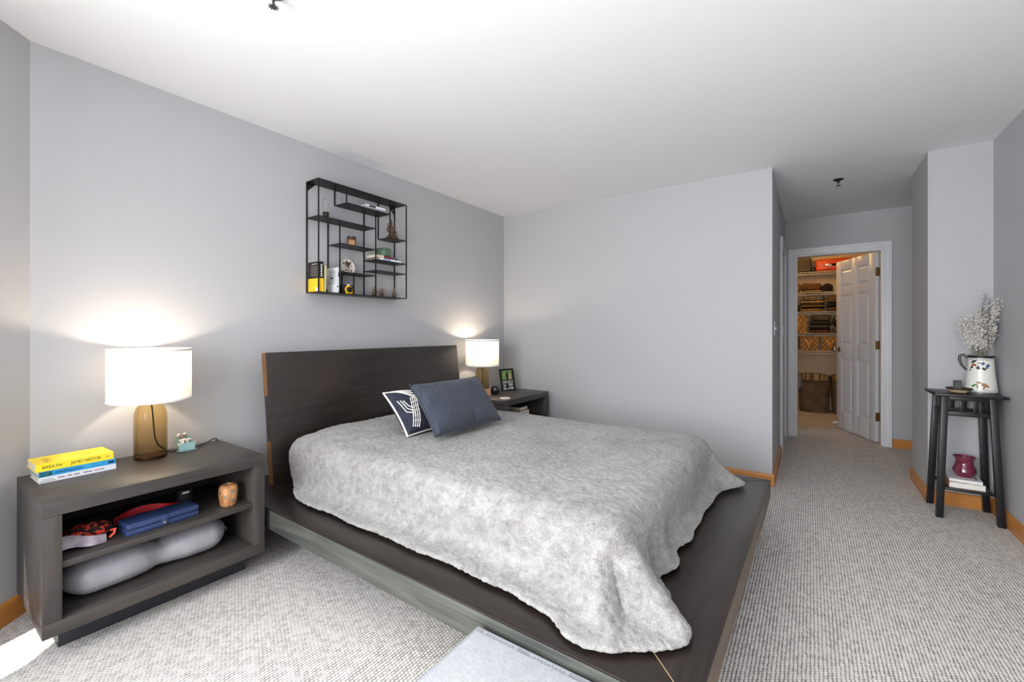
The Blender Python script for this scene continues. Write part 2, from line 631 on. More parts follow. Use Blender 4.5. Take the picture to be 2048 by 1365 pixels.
# closet shell
XCB = 8.02
struct('wall_closet_back', B().box(XCB, XCB + 0.1, -1.2, 1.0, 0, C), M_CLOSET)
struct('wall_closet_left', B().box(XE + 0.12, XCB, 0.75, 0.85, 0, C), M_CLOSET)
struct('wall_closet_right', B().box(XE + 0.12, XCB, -1.2, -1.1, 0, C), M_CLOSET)


# baseboards: moulded oak, 90 mm
def bboard(name, p, q, side, m):
    """from p to q on the floor; the profile leans out on the left of p->q when side = 1"""
    p, q = Vector((*p, 0)), Vector((*q, 0))
    d = (q - p)
    L = d.length
    a = math.atan2(d.y, d.x)
    prof = [(0, 0), (0.014, 0), (0.014, 0.072), (0.009, 0.086), (0.004, 0.09), (0, 0.09)]
    b = B()
    # local: x along, y out, z up
    b.prism([(y * side, z) for y, z in prof], 0, L, mx=Matrix(((0, 0, 1, 0), (1, 0, 0, 0), (0, 1, 0, 0), (0, 0, 0, 1))))
    o = struct(name, b, m, smooth=0)
    o.location = p
    o.rotation_euler = (0, 0, a)
    return o


bboard('baseboard_headboard', (0.354, YA), (XB, YA), -1, M_OAK)
bboard('baseboard_far', (XB, YA - 0.014), (XB, YC - 0.014), -1, M_OAK)
bboard('baseboard_hall_left', (XB, YC), (4.87, YC), -1, M_OAK)
bboard('baseboard_bay', (0.354, YA), (0.354 - 0.495, YA - 0.495), 1, M_OAK)
bboard('baseboard_hall_end', (XE, -0.69), (XE, -1.4), -1, M_OAK)
bboard('baseboard_hall_right', (XN - 0.014, YH), (4.70, YH), 1, M_OAK)
bboard('baseboard_nook', (XN, YH + 0.014), (XN, YR), -1, M_OAK)
bboard('baseboard_right', (XN, YR), (XW, YR), -1, M_OAK)


# door casings: stepped white moulding
def casing(name, parts):
    r = thing(name, '', '')
    for k in ('label', 'category'):
        del r[k]
    r['kind'] = 'structure'
    for nm, b in parts:
        obj(nm, b, M_TRIM, r)
    return r


cw = 0.072
casing('trim_1', [
    ('jamb_casing', B().box(XE - 0.012, XE, D1, D1 + cw, 0, DZ + cw, 0.003).box(XE - 0.02, XE - 0.0125, D1 + cw - 0.024, D1 + cw, 0, DZ + cw, 0.003).box(XE - 0.016, XE - 0.0125, D1 + 0.006, D1 + 0.018, 0, DZ, 0.0015)),
    ('jamb_casing', B().box(XE - 0.012, XE, D0 - cw, D0, 0, DZ + cw, 0.003).box(XE - 0.02, XE - 0.0125, D0 - cw, D0 - cw + 0.024, 0, DZ + cw, 0.003).box(XE - 0.016, XE - 0.0125, D0 - 0.018, D0 - 0.006, 0, DZ, 0.0015)),
    ('head_casing', B().box(XE - 0.012, XE, D0, D1, DZ, DZ + cw, 0.003).box(XE - 0.02, XE - 0.0125, D0, D1, DZ + cw - 0.024, DZ + cw, 0.003).box(XE - 0.016, XE - 0.0125, D0, D1, DZ + 0.006, DZ + 0.018, 0.0015)),
    ('jamb', B().box(XE, XE + 0.13, D1 - 0.015, D1 + 0.001, 0, DZ)),
    ('jamb', B().box(XE, XE + 0.13, D0 - 0.001, D0 + 0.012, 0, DZ)),
    ('head_jamb', B().box(XE, XE + 0.13, D0 + 0.012, D1 - 0.015, DZ - 0.015, DZ + 0.001)),
])
casing('trim_2', [
    ('jamb_casing', B().box(4.88, 4.955, YC - 0.014, YC, 0, 2.10, 0.003).box(4.88, 4.905, YC - 0.022, YC - 0.0145, 0, 2.10, 0.003)),
    ('jamb_casing', B().box(5.715, 5.79, YC - 0.014, YC, 0, 2.10, 0.003).box(5.765, 5.79, YC - 0.022, YC - 0.0145, 0, 2.10, 0.003)),
    ('head_casing', B().box(4.955, 5.715, YC - 0.014, YC, 2.03, 2.10, 0.003).box(4.955, 5.715, YC - 0.022, YC - 0.0145, 2.078, 2.10, 0.003)),
    ('strike_plate', B().box(4.90, 4.93, YC - 0.0255, YC - 0.0225, 1.14, 1.24)),
])


# six-panel doors
def six_panel(name, width, height, thick, knobs=True):
    r = thing(name, '', '')
    for k in ('label', 'category'):
        del r[k]
    r['kind'] = 'structure'
    st, core = 0.105, thick / 2 - 0.012
    m_d = mat('white_door_paint', (205, 206, 210), 0.4, spec=0.4)
    obj('core', B().box(0.005, width - 0.005, -core, core, 0.005, height - 0.005), m_d, r)
    mid = width / 2
    xs = [(st, mid - 0.05), (mid + 0.05, width - st)]
    zs = [(0.24, 0.80), (1.00, 1.55), (1.66, height - 0.12)]
    zs = [(0.22, 0.845), (1.02, 1.60), (1.70, height - 0.11)]
    stiles = [(0, st, 0, height), (mid - 0.05, mid + 0.05, 0, height), (width - st, width, 0, height)]
    for a, b_, c, d in stiles:
        obj('stile', B().box(a, b_, -thick / 2, thick / 2, c, d, 0.0015), m_d, r)
    edges = [0] + [v for z in zs for v in z] + [height]
    for k in range(0, len(edges), 2):
        for a, b_ in xs:
            obj('rail', B().box(a, b_, -thick / 2, thick / 2, edges[k], edges[k + 1], 0.0015), m_d, r)
    for z0, z1 in zs:
        for a, b_ in xs:
            bb = B()
            for s in (-1, 1):
                lo, hi = core * s, (thick / 2 - 0.002) * s
                t = bmesh.new()
                g, e = 0.016, 0.034
                o_ = [(a + g, z0 + g), (b_ - g, z0 + g), (b_ - g, z1 - g), (a + g, z1 - g)]
                i_ = [(a + e, z0 + e), (b_ - e, z0 + e), (b_ - e, z1 - e), (a + e, z1 - e)]
                vo = [t.verts.new((x, lo, z)) for x, z in o_]
                vi = [t.verts.new((x, hi, z)) for x, z in i_]
                for q in range(4):
                    t.faces.new((vo[q], vo[(q + 1) % 4], vi[(q + 1) % 4], vi[q]))
                t.faces.new(vi)
                bmesh.ops.recalc_face_normals(t, faces=t.faces)
                if s > 0:
                    bmesh.ops.reverse_faces(t, faces=[f for f in t.faces if f.normal.y < -0.1])
                bb._merge(t)
                mo = 0.006
            obj('door_panel', bb, m_d, r, smooth=0)
    if knobs:
        for s in (-1, 1):
            k = obj('door_knob', B().lathe([(0.006, 0), (0.006, 0.03), (0.012, 0.034), (0.024, 0.042), (0.028, 0.054), (0.022, 0.066), (0, 0.07)], 20, mx=T(width - 0.06, s * thick / 2, 0.95) @ RX(R(90) * (1 if s < 0 else -1))), M_NICKEL, r)
            obj('rose', B().lathe([(0.03, 0), (0.03, 0.004), (0.02, 0.009), (0, 0.009)], 20, mx=T(width - 0.06, s * thick / 2, 0.95) @ RX(R(90) * (1 if s < 0 else -1))), M_NICKEL, k)
    return r


# closet door: hinged on the right jamb, swung into the closet
d1 = six_panel('door_1', 0.735, 2.015, 0.035)
HX, HYY = XE + 0.135, D0 + 0.030
d1.location = (HX, HYY, 0.012)
d1.rotation_euler = (0, 0, math.atan2(0.30, 0.66))
for z in (0.22, 0.98, 1.76):
    obj('hinge', B().lathe([(0.006, 0), (0.006, 0.09)], 10, c=(-0.008, 0.0, z)).box(-0.004, -0.001, -0.03, 0.016, z, z + 0.09), M_BRASS, d1)
for x in (0.20, 0.43):
    obj('over_door_hook', B().box(x, x + 0.02, -0.021, 0.021, 2.0155, 2.018).box(x, x + 0.02, 0.018, 0.0205, 1.99, 2.0155).tube([(x + 0.01, 0.0225, 1.995), (x + 0.01, 0.034, 1.988), (x + 0.01, 0.036, 2.002)], 0.003, 6), M_CHROME, d1)
obj('door_stop', B().lathe([(0.008, 0), (0.008, 0.03), (0.013, 0.032), (0.013, 0.055), (0, 0.058)], 12, mx=T(0.70, 0.0175, 0.06) @ RX(R(-90))), M_WHITE, d1)
d2 = six_panel('door_2', 0.76, 2.03, 0.035, knobs=False)
d2.location = (4.955, YC + 0.035, 0.005)

# wall plate on the hall's left wall
sw = thing('light_switch', 'white light switch plate on the hall wall beside the far wall corner', 'switch', (4.05, YC, 1.15))
obj('plate', B().box(-0.036, 0.036, -0.006, 0, 0, 0.116, 0.003), M_TRIM, sw)
obj('toggle', B().box(-0.005, 0.005, -0.016, -0.0055, 0.048, 0.068, 0.002), M_TRIM, sw)
for z in (0.022, 0.094):
    obj('screw', B().lathe([(0.003, 0), (0.003, 0.001), (0, 0.0015)], 8, mx=T(0, -0.0058, z) @ RX(R(90))), M_NICKEL, sw)


# ------------------------------------------------------------------ sprinklers
def sprinkler(label, loc, m, rz=0.0, ring=0.036):
    r = thing('ceiling_sprinkler', label, 'sprinkler', loc, rz)
    obj('escutcheon', B().lathe([(0.012, -0.010), (0.022, -0.010), (ring, -0.003), (ring, 0)], 28), m, r)
    obj('body', B().lathe([(0.007, -0.026), (0.009, -0.022), (0.009, -0.0105)], 14), m, r)
    for s in (-1, 1):
        obj('frame_arm', B().tube([(s * 0.006, 0, -0.020), (s * 0.013, 0, -0.028), (s * 0.013, 0, -0.040), (s * 0.004, 0, -0.050)], 0.0022, 6), m, r)
    obj('bulb_link', B().lathe([(0.002, -0.048), (0.0035, -0.038), (0.002, -0.027)], 8), m, r)
    b = B().lathe([(0.011, -0.0525), (0.011, -0.050), (0.004, -0.049)], 20)
    for k in range(10):
        a = 2 * PI * k / 10
        b.box(0.010, 0.018, -0.0022, 0.0022, -0.0525, -0.051, mx=RZ(a))
    obj('deflector', b, m, r)


sprinkler('black fire sprinkler on the ceiling of the hall', (4.47, -0.19, C), M_BLACK)
sprinkler('chrome fire sprinkler on the bedroom ceiling above the bed', (0.816, 1.635, C), mat('dull_chrome', (120, 118, 115), 0.35, metal=0.8, col2=(60, 58, 55), vscale=120), 0.9)

# ================================================================== THE BED
bed = thing('platform_bed', 'dark stained wooden platform bed with wide ledge and leaning headboard', 'bed', (2.034, 1.47, 0), R(-0.7))
PW, PL = 0.96, 1.265          # half sizes
LEDGE = 0.27
zt, zb = 0.305, 0.203
tk = 0.007
# ledge boards, mitred at the foot corners
obj('ledge_board', B().prism([(-PW, -PL), (-PW + LEDGE - 0.001, -PL + LEDGE), (-PW + LEDGE - 0.001, PL), (-PW, PL)], zt - tk, zt, bev=0.0015), M_BEDY, bed)
obj('ledge_board', B().prism([(PW, -PL), (PW, PL), (PW - LEDGE + 0.001, PL), (PW - LEDGE + 0.001, -PL + LEDGE)], zt - tk, zt, bev=0.0015), M_BEDY, bed)
obj('ledge_board', B().prism([(-PW + 0.002, -PL), (PW - 0.002, -PL), (PW - LEDGE - 0.002, -PL + LEDGE), (-PW + LEDGE + 0.002, -PL + LEDGE)], zt - tk, zt, bev=0.0015), M_BEDX, bed)
o = obj('mitre_joint', B().prism([(-PW, -PL), (-PW + 0.003, -PL), (-PW + LEDGE + 0.002, -PL + LEDGE), (-PW + LEDGE - 0.001, -PL + LEDGE)], zt - tk, zt + 0.0004), mat('bare_wood_edge', (176, 146, 112), 0.5), bed, smooth=0)
o['label'] = 'pale mitre joint at the foot corner'
obj('mattress_deck', B().box(-PW + LEDGE, PW - LEDGE, -PL + LEDGE, PL, zt - tk, zt - 0.001), M_BEDY, bed)
for s in (-1, 1):
    obj('side_rail', B().box(s * PW, s * (PW - 0.03), -PL, PL, zb, zt - tk - 0.0005, 0.0015), M_SIDE if s < 0 else M_BEDY, bed)
obj('foot_rail', B().box(-PW + 0.03, PW - 0.03, -PL, -PL + 0.03, zb, zt - tk - 0.0005, 0.0015), wood('foot_rail_oak', (74, 62, 52), (112, 96, 80), 'x', 0.45), bed)
obj('base', B().box(-PW + 0.28, PW - 0.28, -PL + 0.3, PL - 0.15, 0, zt - tk - 0.001), M_CHARCOAL, bed)
# headboard: a thick slab leaning back toward the wall
hb = obj('headboard', B().box(-0.815, 0.815, 0, 0.048, 0, 0.762, 0.002), M_BEDX, bed, loc=(0.025, 1.038, zt + 0.001), rot=(R(-7.0), 0, 0))
m_glint = mat('lamp_glint_tan', (132, 96, 58), 0.5, col2=(96, 68, 42), vscale=14, stretch=(8, 8, 1))  # lamp light reflected on the headboard's edge, painted as tan strips
obj('lamp_glint_strip', B().box(-0.8165, -0.8152, 0.001, 0.047, 0.001, 0.25), m_glint, hb)
obj('lamp_glint_strip', B().box(-0.8165, -0.8152, 0.001, 0.047, 0.51, 0.760), m_glint, hb)

mt = thing('mattress', 'queen mattress on the dark platform bed under the grey blanket', 'mattress', (2.045, 1.475, zt), R(-0.7))
obj('mattress_body', B().box(-0.715, 0.715, -0.98, 0.985, 0.0, 0.222, 0.05, 4), mat('white_ticking', (225, 224, 220), 0.85), mt)


def drape():
    """plush blanket laid over the mattress: a small position-based cloth"""
    s = 0.026
    nu, nv = 78, 86
    us = (np.arange(nu) - (nu - 1) / 2) * s
    vs = np.arange(nv) * s
    U, V = np.meshgrid(us, vs, indexing='ij')
    # rounded foot corners
    rc, hw_, Lv = 0.26, us[-1], vs[-1]
    a_ = np.clip((np.abs(U) - (hw_ - rc)) / rc, 0, None); b_ = np.clip((V - (Lv - rc)) / rc, 0, None)
    k_ = np.where((a_ > 0) & (b_ > 0), np.maximum(a_, b_) / np.maximum(np.hypot(a_, b_), 1e-9), 1.0)
    U = np.where(a_ > 0, np.sign(U) * (hw_ - rc + a_ * k_ * rc), U)
    V = np.where(b_ > 0, Lv - rc + b_ * k_ * rc, V)
    # gathered head corners
    r2 = 0.34
    a_ = np.clip((np.abs(U) - (hw_ - r2)) / r2, 0, None); b_ = np.clip((r2 - V) / r2, 0, None)
    k_ = np.where((a_ > 0) & (b_ > 0), np.maximum(a_, b_) / np.maximum(np.hypot(a_, b_), 1e-9), 1.0)
    U = np.where(a_ > 0, np.sign(U) * (hw_ - r2 + a_ * k_ * r2), U)
    V = np.where(b_ > 0, r2 - b_ * k_ * r2, V)
    P = np.zeros((nu, nv, 3))
    P[..., 0] = 2.040 + U - 0.014 * V
    P[..., 1] = 2.452 - V - 0.010 * U
    rng = np.random.default_rng(5)
    P[..., 2] = 0.600 + 0.005 * np.sin(U * 17 + V * 5) * np.sin(V * 13) + rng.normal(0, .0008, (nu, nv))
    lo = np.array([1.318, .485, .0]); hi = np.array([2.772, 2.60, .556]); Rr = .075
    plat = zt + 0.009
    C_ = []
    I, J = np.meshgrid(np.arange(nu), np.arange(nv), indexing='ij')
    for (di, dj), st in (((1, 0), 1.), ((0, 1), 1.), ((1, 1), .35), ((1, -1), .35), ((3, 0), .10), ((0, 3), .10)):
        for k in (0, 1):
            ok = (I + di < nu) & (J + dj < nv) & (J + dj >= 0)
            key = (I // di if di else J // abs(dj))
            ok = ok & (key % 2 == k)
            ia, ib = (I * nv + J)[ok], ((I + di) * nv + J + dj)[ok]
            F2 = np.stack([U, V], -1).reshape(-1, 2)
            C_.append((ia, ib, np.sqrt(((F2[ia] - F2[ib]) ** 2).sum(1)), st))
    X = P.reshape(-1, 3); Q = X.copy()
    g = np.array([0, 0, -9.8]) / 3600 * .8
    il, ih = lo + Rr, hi - Rr
    for it in range(100):
        vel = (X - Q) * (.96 if it < 75 else .85)
        Q = X.copy()
        X = X + vel + g
        for k in range(13):
            for a, b_, r, st in C_:
                d = X[b_] - X[a]
                l = np.sqrt((d * d).sum(1)) + 1e-9
                c = (.5 * st * (l - r) / l)[:, None] * d
                X[a] += c; X[b_] -= c
            if k % 2 == 0:
                q = np.clip(X, il, ih); q[:, 2] = np.minimum(X[:, 2], ih[2])
                d = X - q; l = np.sqrt((d * d).sum(1))
                ins = ((X[:, :2] > lo[:2]) & (X[:, :2] < hi[:2])).all(1) & (X[:, 2] < hi[2])
                m = ins & (l < Rr) & (l > 1e-6)
                X[m] = q[m] + d[m] * (Rr / l[m])[:, None]
                X[m, :2] -= (X[m, :2] - Q[m, :2]) * .75
                X[ins & (l <= 1e-6), 2] = hi[2]
                f = X[:, 2] < plat
                X[f, 2] = plat; X[f, :2] -= (X[f, :2] - Q[f, :2]) * .35
                X[:, 1] = np.minimum(X[:, 1], 2.456)
    return X.reshape(nu, nv, 3)


X = drape()
nu, nv = X.shape[:2]
# sleeping pillows under the head end and loose ripples on the top
top = np.clip((X[..., 2] - 0.50) / 0.075, 0, 1)
hd = np.clip((X[..., 1] - 2.02) / 0.28, 0, 1); hd = hd * hd * (3 - 2 * hd)
side = np.clip((X[..., 0] - 1.34) / 0.2, 0, 1) * np.clip((2.76 - X[..., 0]) / 0.2, 0, 1)
X[..., 2] += top * hd * side * 0.030
xx, yy = X[..., 0], X[..., 1]
X[..., 2] += top * 0.0045 * np.sin(xx * 9 + 2.2 * np.sin(yy * 3.1)) * np.sin(yy * 7.3 + 1.5 * np.sin(xx * 4))
fan = np.clip(1 - np.hypot(xx - 1.55, yy - 2.15) / 0.5, 0, 1)
X[..., 2] += fan * top * 0.010 * np.sin((xx * 0.45 + yy) * 44)
# hanging folds round the skirt, deepest at the near foot corner
inner = np.stack([np.clip(X[..., 0], 1.40, 2.69), np.clip(X[..., 1], 0.57, 2.6)], -1)
off_ = X[..., :2] - inner
ln_ = np.maximum(np.hypot(off_[..., 0], off_[..., 1]), 1e-6)
drop = np.clip((0.52 - X[..., 2]) / 0.2, 0, 1)
per = inner[..., 1] - inner[..., 0] + 0.16 * np.arctan2(off_[..., 0], -off_[..., 1])
near = np.exp(-((X[..., 0] - 1.32) ** 2 + (X[..., 1] - 0.48) ** 2) / 0.055)
far_ = np.exp(-((X[..., 0] - 1.75) ** 2 + (X[..., 1] - 0.40) ** 2) / 0.10)
dd = drop * (0.005 * np.sin(per * 17 + 1) + near * 0.030 * np.sin(per * 34 + 0.6) + far_ * 0.016 * np.sin(per * 27))
X[..., 0] += off_[..., 0] / ln_ * dd
X[..., 1] += off_[..., 1] / ln_ * dd
me = bpy.data.meshes.new('blanket')
idx = np.arange(nu * nv).reshape(nu, nv)
faces = np.stack([idx[:-1, :-1], idx[1:, :-1], idx[1:, 1:], idx[:-1, 1:]], -1).reshape(-1, 4)
me.from_pydata(X.reshape(-1, 3).tolist(), [], faces[:, ::-1].tolist())
bl = obj('blanket', me, M_PLUSH, smooth=180)
tag(bl, 'light grey plush blanket spread over the bed with drooping foot corners', 'blanket')
md = bl.modifiers.new('thick', 'SOLIDIFY'); md.thickness = 0.016; md.offset = 1.0
md = bl.modifiers.new('smooth', 'SUBSURF'); md.levels = 2; md.render_levels = 2
tx = bpy.data.textures.new('plush_pile', 'CLOUDS'); tx.noise_scale = 0.016; tx.noise_depth = 3
md = bl.modifiers.new('pile', 'DISPLACE'); md.texture = tx; md.strength = 0.011; md.mid_level = 0.5; md.texture_coords = 'GLOBAL'


# ------------------------------------------------------------------ cushions
def pillow_bm(w, h, t, n=26, pinch=0.06, seed=0, dent=0.0):
    rnd = random.Random(seed)
    ph = [rnd.uniform(0, 6.28) for _ in range(4)]
    b = B()
    for s in (1, -1):
        def fn(i, j):
            u = -1 + 2 * i / n
            v = -1 + 2 * j / n
            k = max(0.0, (1 - u ** 4)) ** 0.55 * max(0.0, (1 - v ** 4)) ** 0.55
            x = u * w / 2 * (1 - pinch * (1 - v * v) * u * u)
            y = v * h / 2 * (1 - pinch * (1 - u * u) * v * v)
            z = s * t / 2 * k * (1 + 0.07 * math.sin(3 * u + ph[0]) * math.sin(3 * v + ph[1]))
            z += s * k * 0.003 * math.sin(9 * u + 4 * v + ph[2])
            if dent:
                z -= s * dent * math.exp(-((u - 0.1) / 0.10) ** 2) * max(0, -v) ** 2 * k
            return (x, y, z)
        b.grid(fn, n + 1, n + 1)
    bmesh.ops.remove_doubles(b.bm, verts=b.bm.verts, dist=1e-5)
    bmesh.ops.recalc_face_normals(b.bm, faces=b.bm.faces)
    return b


def seam(w, h, pinch=0.06, n=24):
    pts = []
    for k in range(4):
        for i in range(n):
            u = -1 + 2 * i / n
            a, b_ = [(u, -1), (1, u), (-u, 1), (-1, -u)][k]
            pts.append((a * w / 2 * (1 - pinch * (1 - b_ * b_) * a * a), b_ * h / 2 * (1 - pinch * (1 - a * a) * b_ * b_), 0))
    return pts


m_navy = mat('slate_blue_linen', (42, 48, 60), 0.9, col2=(64, 71, 85), vscale=14, stretch=(14, 1.2, 1), bump=0.5, bscale=240, bdist=0.0015, sheen=0.15)
c1 = thing('throw_pillow', 'plain slate blue linen lumbar pillow leaning on the bed', 'pillow', (2.005, 1.725, 0.578), R(-1.5))
pm = obj('cover', pillow_bm(0.59, 0.345, 0.13, seed=2, dent=0.05), m_navy, c1, loc=(0, 0.06, 0.163), rot=(R(52), 0, 0))
obj('seam', B().tube(seam(0.592, 0.347), 0.0028, 6, closed=True), m_navy, pm)

m_deep = mat('midnight_blue_weave', (34, 36, 50), 0.95, col2=(50, 53, 70), vscale=60, bump=0.5, bscale=200, bdist=0.0015)
m_yarn = mat('white_yarn', (224, 222, 216), 0.9, bump=0.6, bscale=300, bdist=0.001)
c2 = thing('throw_pillow', 'dark blue throw pillow with white braided zigzag bands on the bed', 'pillow', (1.945, 1.90, 0.582), 0)
pm = obj('cover', pillow_bm(0.49, 0.31, 0.15, seed=4), m_deep, c2, loc=(0, 0.105, 0.118), rot=(R(47), 0, 0))


def on_pillow(u, v, w=0.49, h=0.31, t=0.15, pinch=0.06, lift=0.0015):
    k = max(0.0, (1 - u ** 4)) ** 0.55 * max(0.0, (1 - v ** 4)) ** 0.55
    return (u * w / 2 * (1 - pinch * (1 - v * v) * u * u), v * h / 2 * (1 - pinch * (1 - u * u) * v * v), t / 2 * k * 1.04 + lift)


def band(path, m_=m_yarn, r=0.0033):
    pts = []
    for (u0, v0), (u1, v1) in zip(path, path[1:]):
        for q in range(18):
            f = q / 18
            pts.append(on_pillow(u0 + (u1 - u0) * f, v0 + (v1 - v0) * f))
    pts.append(on_pillow(*path[-1]))
    rr = [r * (1.0 + 0.35 * math.sin(i * 2.2)) for i in range(len(pts))]
    obj('braided_band', B().tube(pts, rr, 6), m_, pm)


for k in range(4):                      # zigzag along the end: down-slope rows, then steep rows
    band([(-0.96 + 0.045 * k, 0.96 - 0.045 * k), (-0.44 - 0.012 * k, 0.66 - 0.13 * k)])
    band([(-0.42 - 0.062 * k, 0.42 - 0.03 * k), (-0.70 - 0.055 * k, -0.90 + 0.03 * k)])
for k in range(3):
    band([(-0.93 + 0.055 * k, 0.40 - 0.05 * k), (-0.88 + 0.055 * k, -0.18 + 0.10 * k), (-0.72 + 0.02 * k, -0.36 + 0.11 * k)])
for k in range(4):
    band([(-0.10 + 0.065 * k, -0.20), (-0.24 + 0.065 * k, -0.92)])
    band([(0.25 + 0.07 * k, 0.92), (0.10 + 0.07 * k, 0.2)])
obj('back_trim', B().tube(seam(0.492, 0.312), 0.006, 6, closed=True), m_yarn, pm)


# ================================================================== NIGHTSTANDS
NZ = 0.585


def nightstand(label, loc, rz=0.0):
    r = thing('nightstand', label, 'nightstand', loc, rz, )
    w, d, t, z0 = 0.3725, 0.2525, 0.05, 0.109
    obj('top', B().box(-w, w, -d, d, NZ - t, NZ, 0.002), M_NSX, r)
    obj('bottom_board', B().box(-w, w, -d, d, z0, z0 + t, 0.002), M_NSX, r)
    for s in (-1, 1):
        obj('side', B().box(s * w, s * (w - t), -d, d, z0 + t + 0.0003, NZ - t - 0.0003, 0.0015), M_NSZ, r)
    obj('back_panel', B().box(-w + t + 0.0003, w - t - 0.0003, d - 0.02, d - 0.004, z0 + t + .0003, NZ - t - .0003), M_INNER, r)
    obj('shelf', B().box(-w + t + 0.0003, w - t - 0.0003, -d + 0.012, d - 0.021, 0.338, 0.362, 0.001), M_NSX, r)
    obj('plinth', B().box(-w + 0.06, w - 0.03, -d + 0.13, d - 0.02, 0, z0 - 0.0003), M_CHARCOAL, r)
    return r


N1 = Vector((0.6815, 2.4475, 0))
N2 = Vector((3.398, 2.41, 0))
nightstand('grey oak nightstand with open shelves beside the angled bay wall, holding a silver pillow', N1)
nightstand('grey oak nightstand tucked between bed and far wall, holding stacked books', N2)


# ------------------------------------------------------------------ table lamps
M_SMOKE = glass('smoked_glass_lit_top', (0.87, 0.73, 0.50), 0.22, foot=(0.60, 0.48, 0.32))  # amber top over smoky foot: bulb glow painted into the tint


def shade_mat():
    m = bpy.data.materials.new('white_linen_shade')
    m.use_nodes = True
    nt = m.node_tree
    nt.nodes.clear()
    out = nt.nodes.new('ShaderNodeOutputMaterial')
    mx = nt.nodes.new('ShaderNodeMixShader'); mx.inputs[0].default_value = 0.21
    df = nt.nodes.new('ShaderNodeBsdfDiffuse'); df.inputs[0].default_value = (0.86, 0.85, 0.83, 1)
    tl = nt.nodes.new('ShaderNodeBsdfTranslucent'); tl.inputs[0].default_value = (0.86, 0.82, 0.76, 1)
    nt.links.new(df.outputs[0], mx.inputs[1]); nt.links.new(tl.outputs[0], mx.inputs[2])
    nt.links.new(mx.outputs[0], out.inputs[0])
    return m


M_SHADE = shade_mat()


def table_lamp(label, loc, rz, cord):
    r = thing('table_lamp', label, 'lamp', loc, rz)
    prof = [(0.0, 0.0), (0.060, 0.0), (0.063, 0.003), (0.063, 0.19), (0.061, 0.215), (0.054, 0.240), (0.042, 0.256), (0.028, 0.264), (0.017, 0.267)]
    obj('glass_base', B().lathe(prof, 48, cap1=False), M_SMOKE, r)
    obj('base_disc', B().lathe([(0, 0.0006), (0.058, 0.0006), (0.058, 0.012), (0, 0.012)], 40), mat('dark_lamp_foot', (58, 46, 34), 0.4), r)
    obj('neck', B().lathe([(0.020, 0.262), (0.020, 0.272), (0.012, 0.276), (0.012, 0.30), (0.016, 0.302), (0.016, 0.335), (0, 0.335)], 24), M_BRASS, r)
    obj('inner_cord', B().tube([(0.002, 0, 0.262), (0.008, 0.004, 0.22), (0.014, 0.01, 0.15), (0.02, 0.014, 0.09), (0.034, 0.018, 0.05), (0.05, 0.020, 0.032), (0.061, 0.018, 0.022)], 0.003, 6), M_CORD, r)
    obj('light_bulb', B().lathe([(0.012, 0.3355), (0.014, 0.345), (0.027, 0.375), (0.03, 0.392), (0.024, 0.41), (0, 0.42)], 20), mat('lit_bulb', (255, 240, 214), 0.4, emit=(255, 226, 178), estr=6.0), r)
    z0, z1, rad = 0.278, 0.514, 0.158
    obj('shade', B().grid(lambda i, j: (rad * math.cos(2 * PI * i / 64), rad * math.sin(2 * PI * i / 64), z0 + (z1 - z0) * j / 4), 64, 5, closed_u=True), M_SHADE, r)
    for z in (z0, z1):
        obj('shade_rim', B().tube([(rad * math.cos(2 * PI * i / 64), rad * math.sin(2 * PI * i / 64), z) for i in range(64)], 0.0028, 6, closed=True, flat=2.2), mat('shade_tape', (228, 227, 226), 0.8), r)
    for k in range(3):
        a = 2 * PI * k / 3 + 0.4
        obj('spider_arm', B().tube([(0.014 * math.cos(a), 0.014 * math.sin(a), 0.3), (rad * .97 * math.cos(a), rad * .97 * math.sin(a), z0 + 0.012)], 0.0018, 6), M_CHROME, r)
    obj('power_cord', B().tube(cord, 0.0028, 6), M_CORD, r)
    light('bulb_light', 'POINT', (0, 0, 0.455), 5.0, (1.0, 0.84, 0.62), parent=r, shadow_soft_size=0.022)
    return r


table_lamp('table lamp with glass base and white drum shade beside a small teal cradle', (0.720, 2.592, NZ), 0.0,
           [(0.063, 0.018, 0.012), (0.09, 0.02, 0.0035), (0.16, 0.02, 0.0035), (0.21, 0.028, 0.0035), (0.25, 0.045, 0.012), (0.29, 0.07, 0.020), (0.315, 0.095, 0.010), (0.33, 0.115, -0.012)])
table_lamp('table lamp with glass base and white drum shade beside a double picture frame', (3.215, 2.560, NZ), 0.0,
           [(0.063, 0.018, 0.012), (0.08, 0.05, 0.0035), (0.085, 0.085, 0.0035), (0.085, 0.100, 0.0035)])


# ------------------------------------------------------------------ books
def book(label, loc, size, rz, cover, group=None, cat='book', rot=None, pages=M_PAGES, spine_dir='front', hard=0.002):
    """size = (spine length, depth, thickness); spine on the -y side; lies flat"""
    L, D, H = size
    r = thing('book', label, cat, loc, rz, group, rot)
    ct = 0.0016
    obj('pages', B().box(-L / 2 + hard, L / 2 - hard, -D / 2 + ct, D / 2 - hard, ct + 0.0001, H - ct - 0.0001), pages, r)
    cv = obj('cover', B().box(-L / 2, L / 2, -D / 2, D / 2, 0, ct).box(-L / 2, L / 2, -D / 2, D / 2, H - ct, H).box(-L / 2, L / 2, -D / 2 - 0.001, -D / 2 + ct, 0, H, 0.0004, 1), cover, r)
    return r, cv


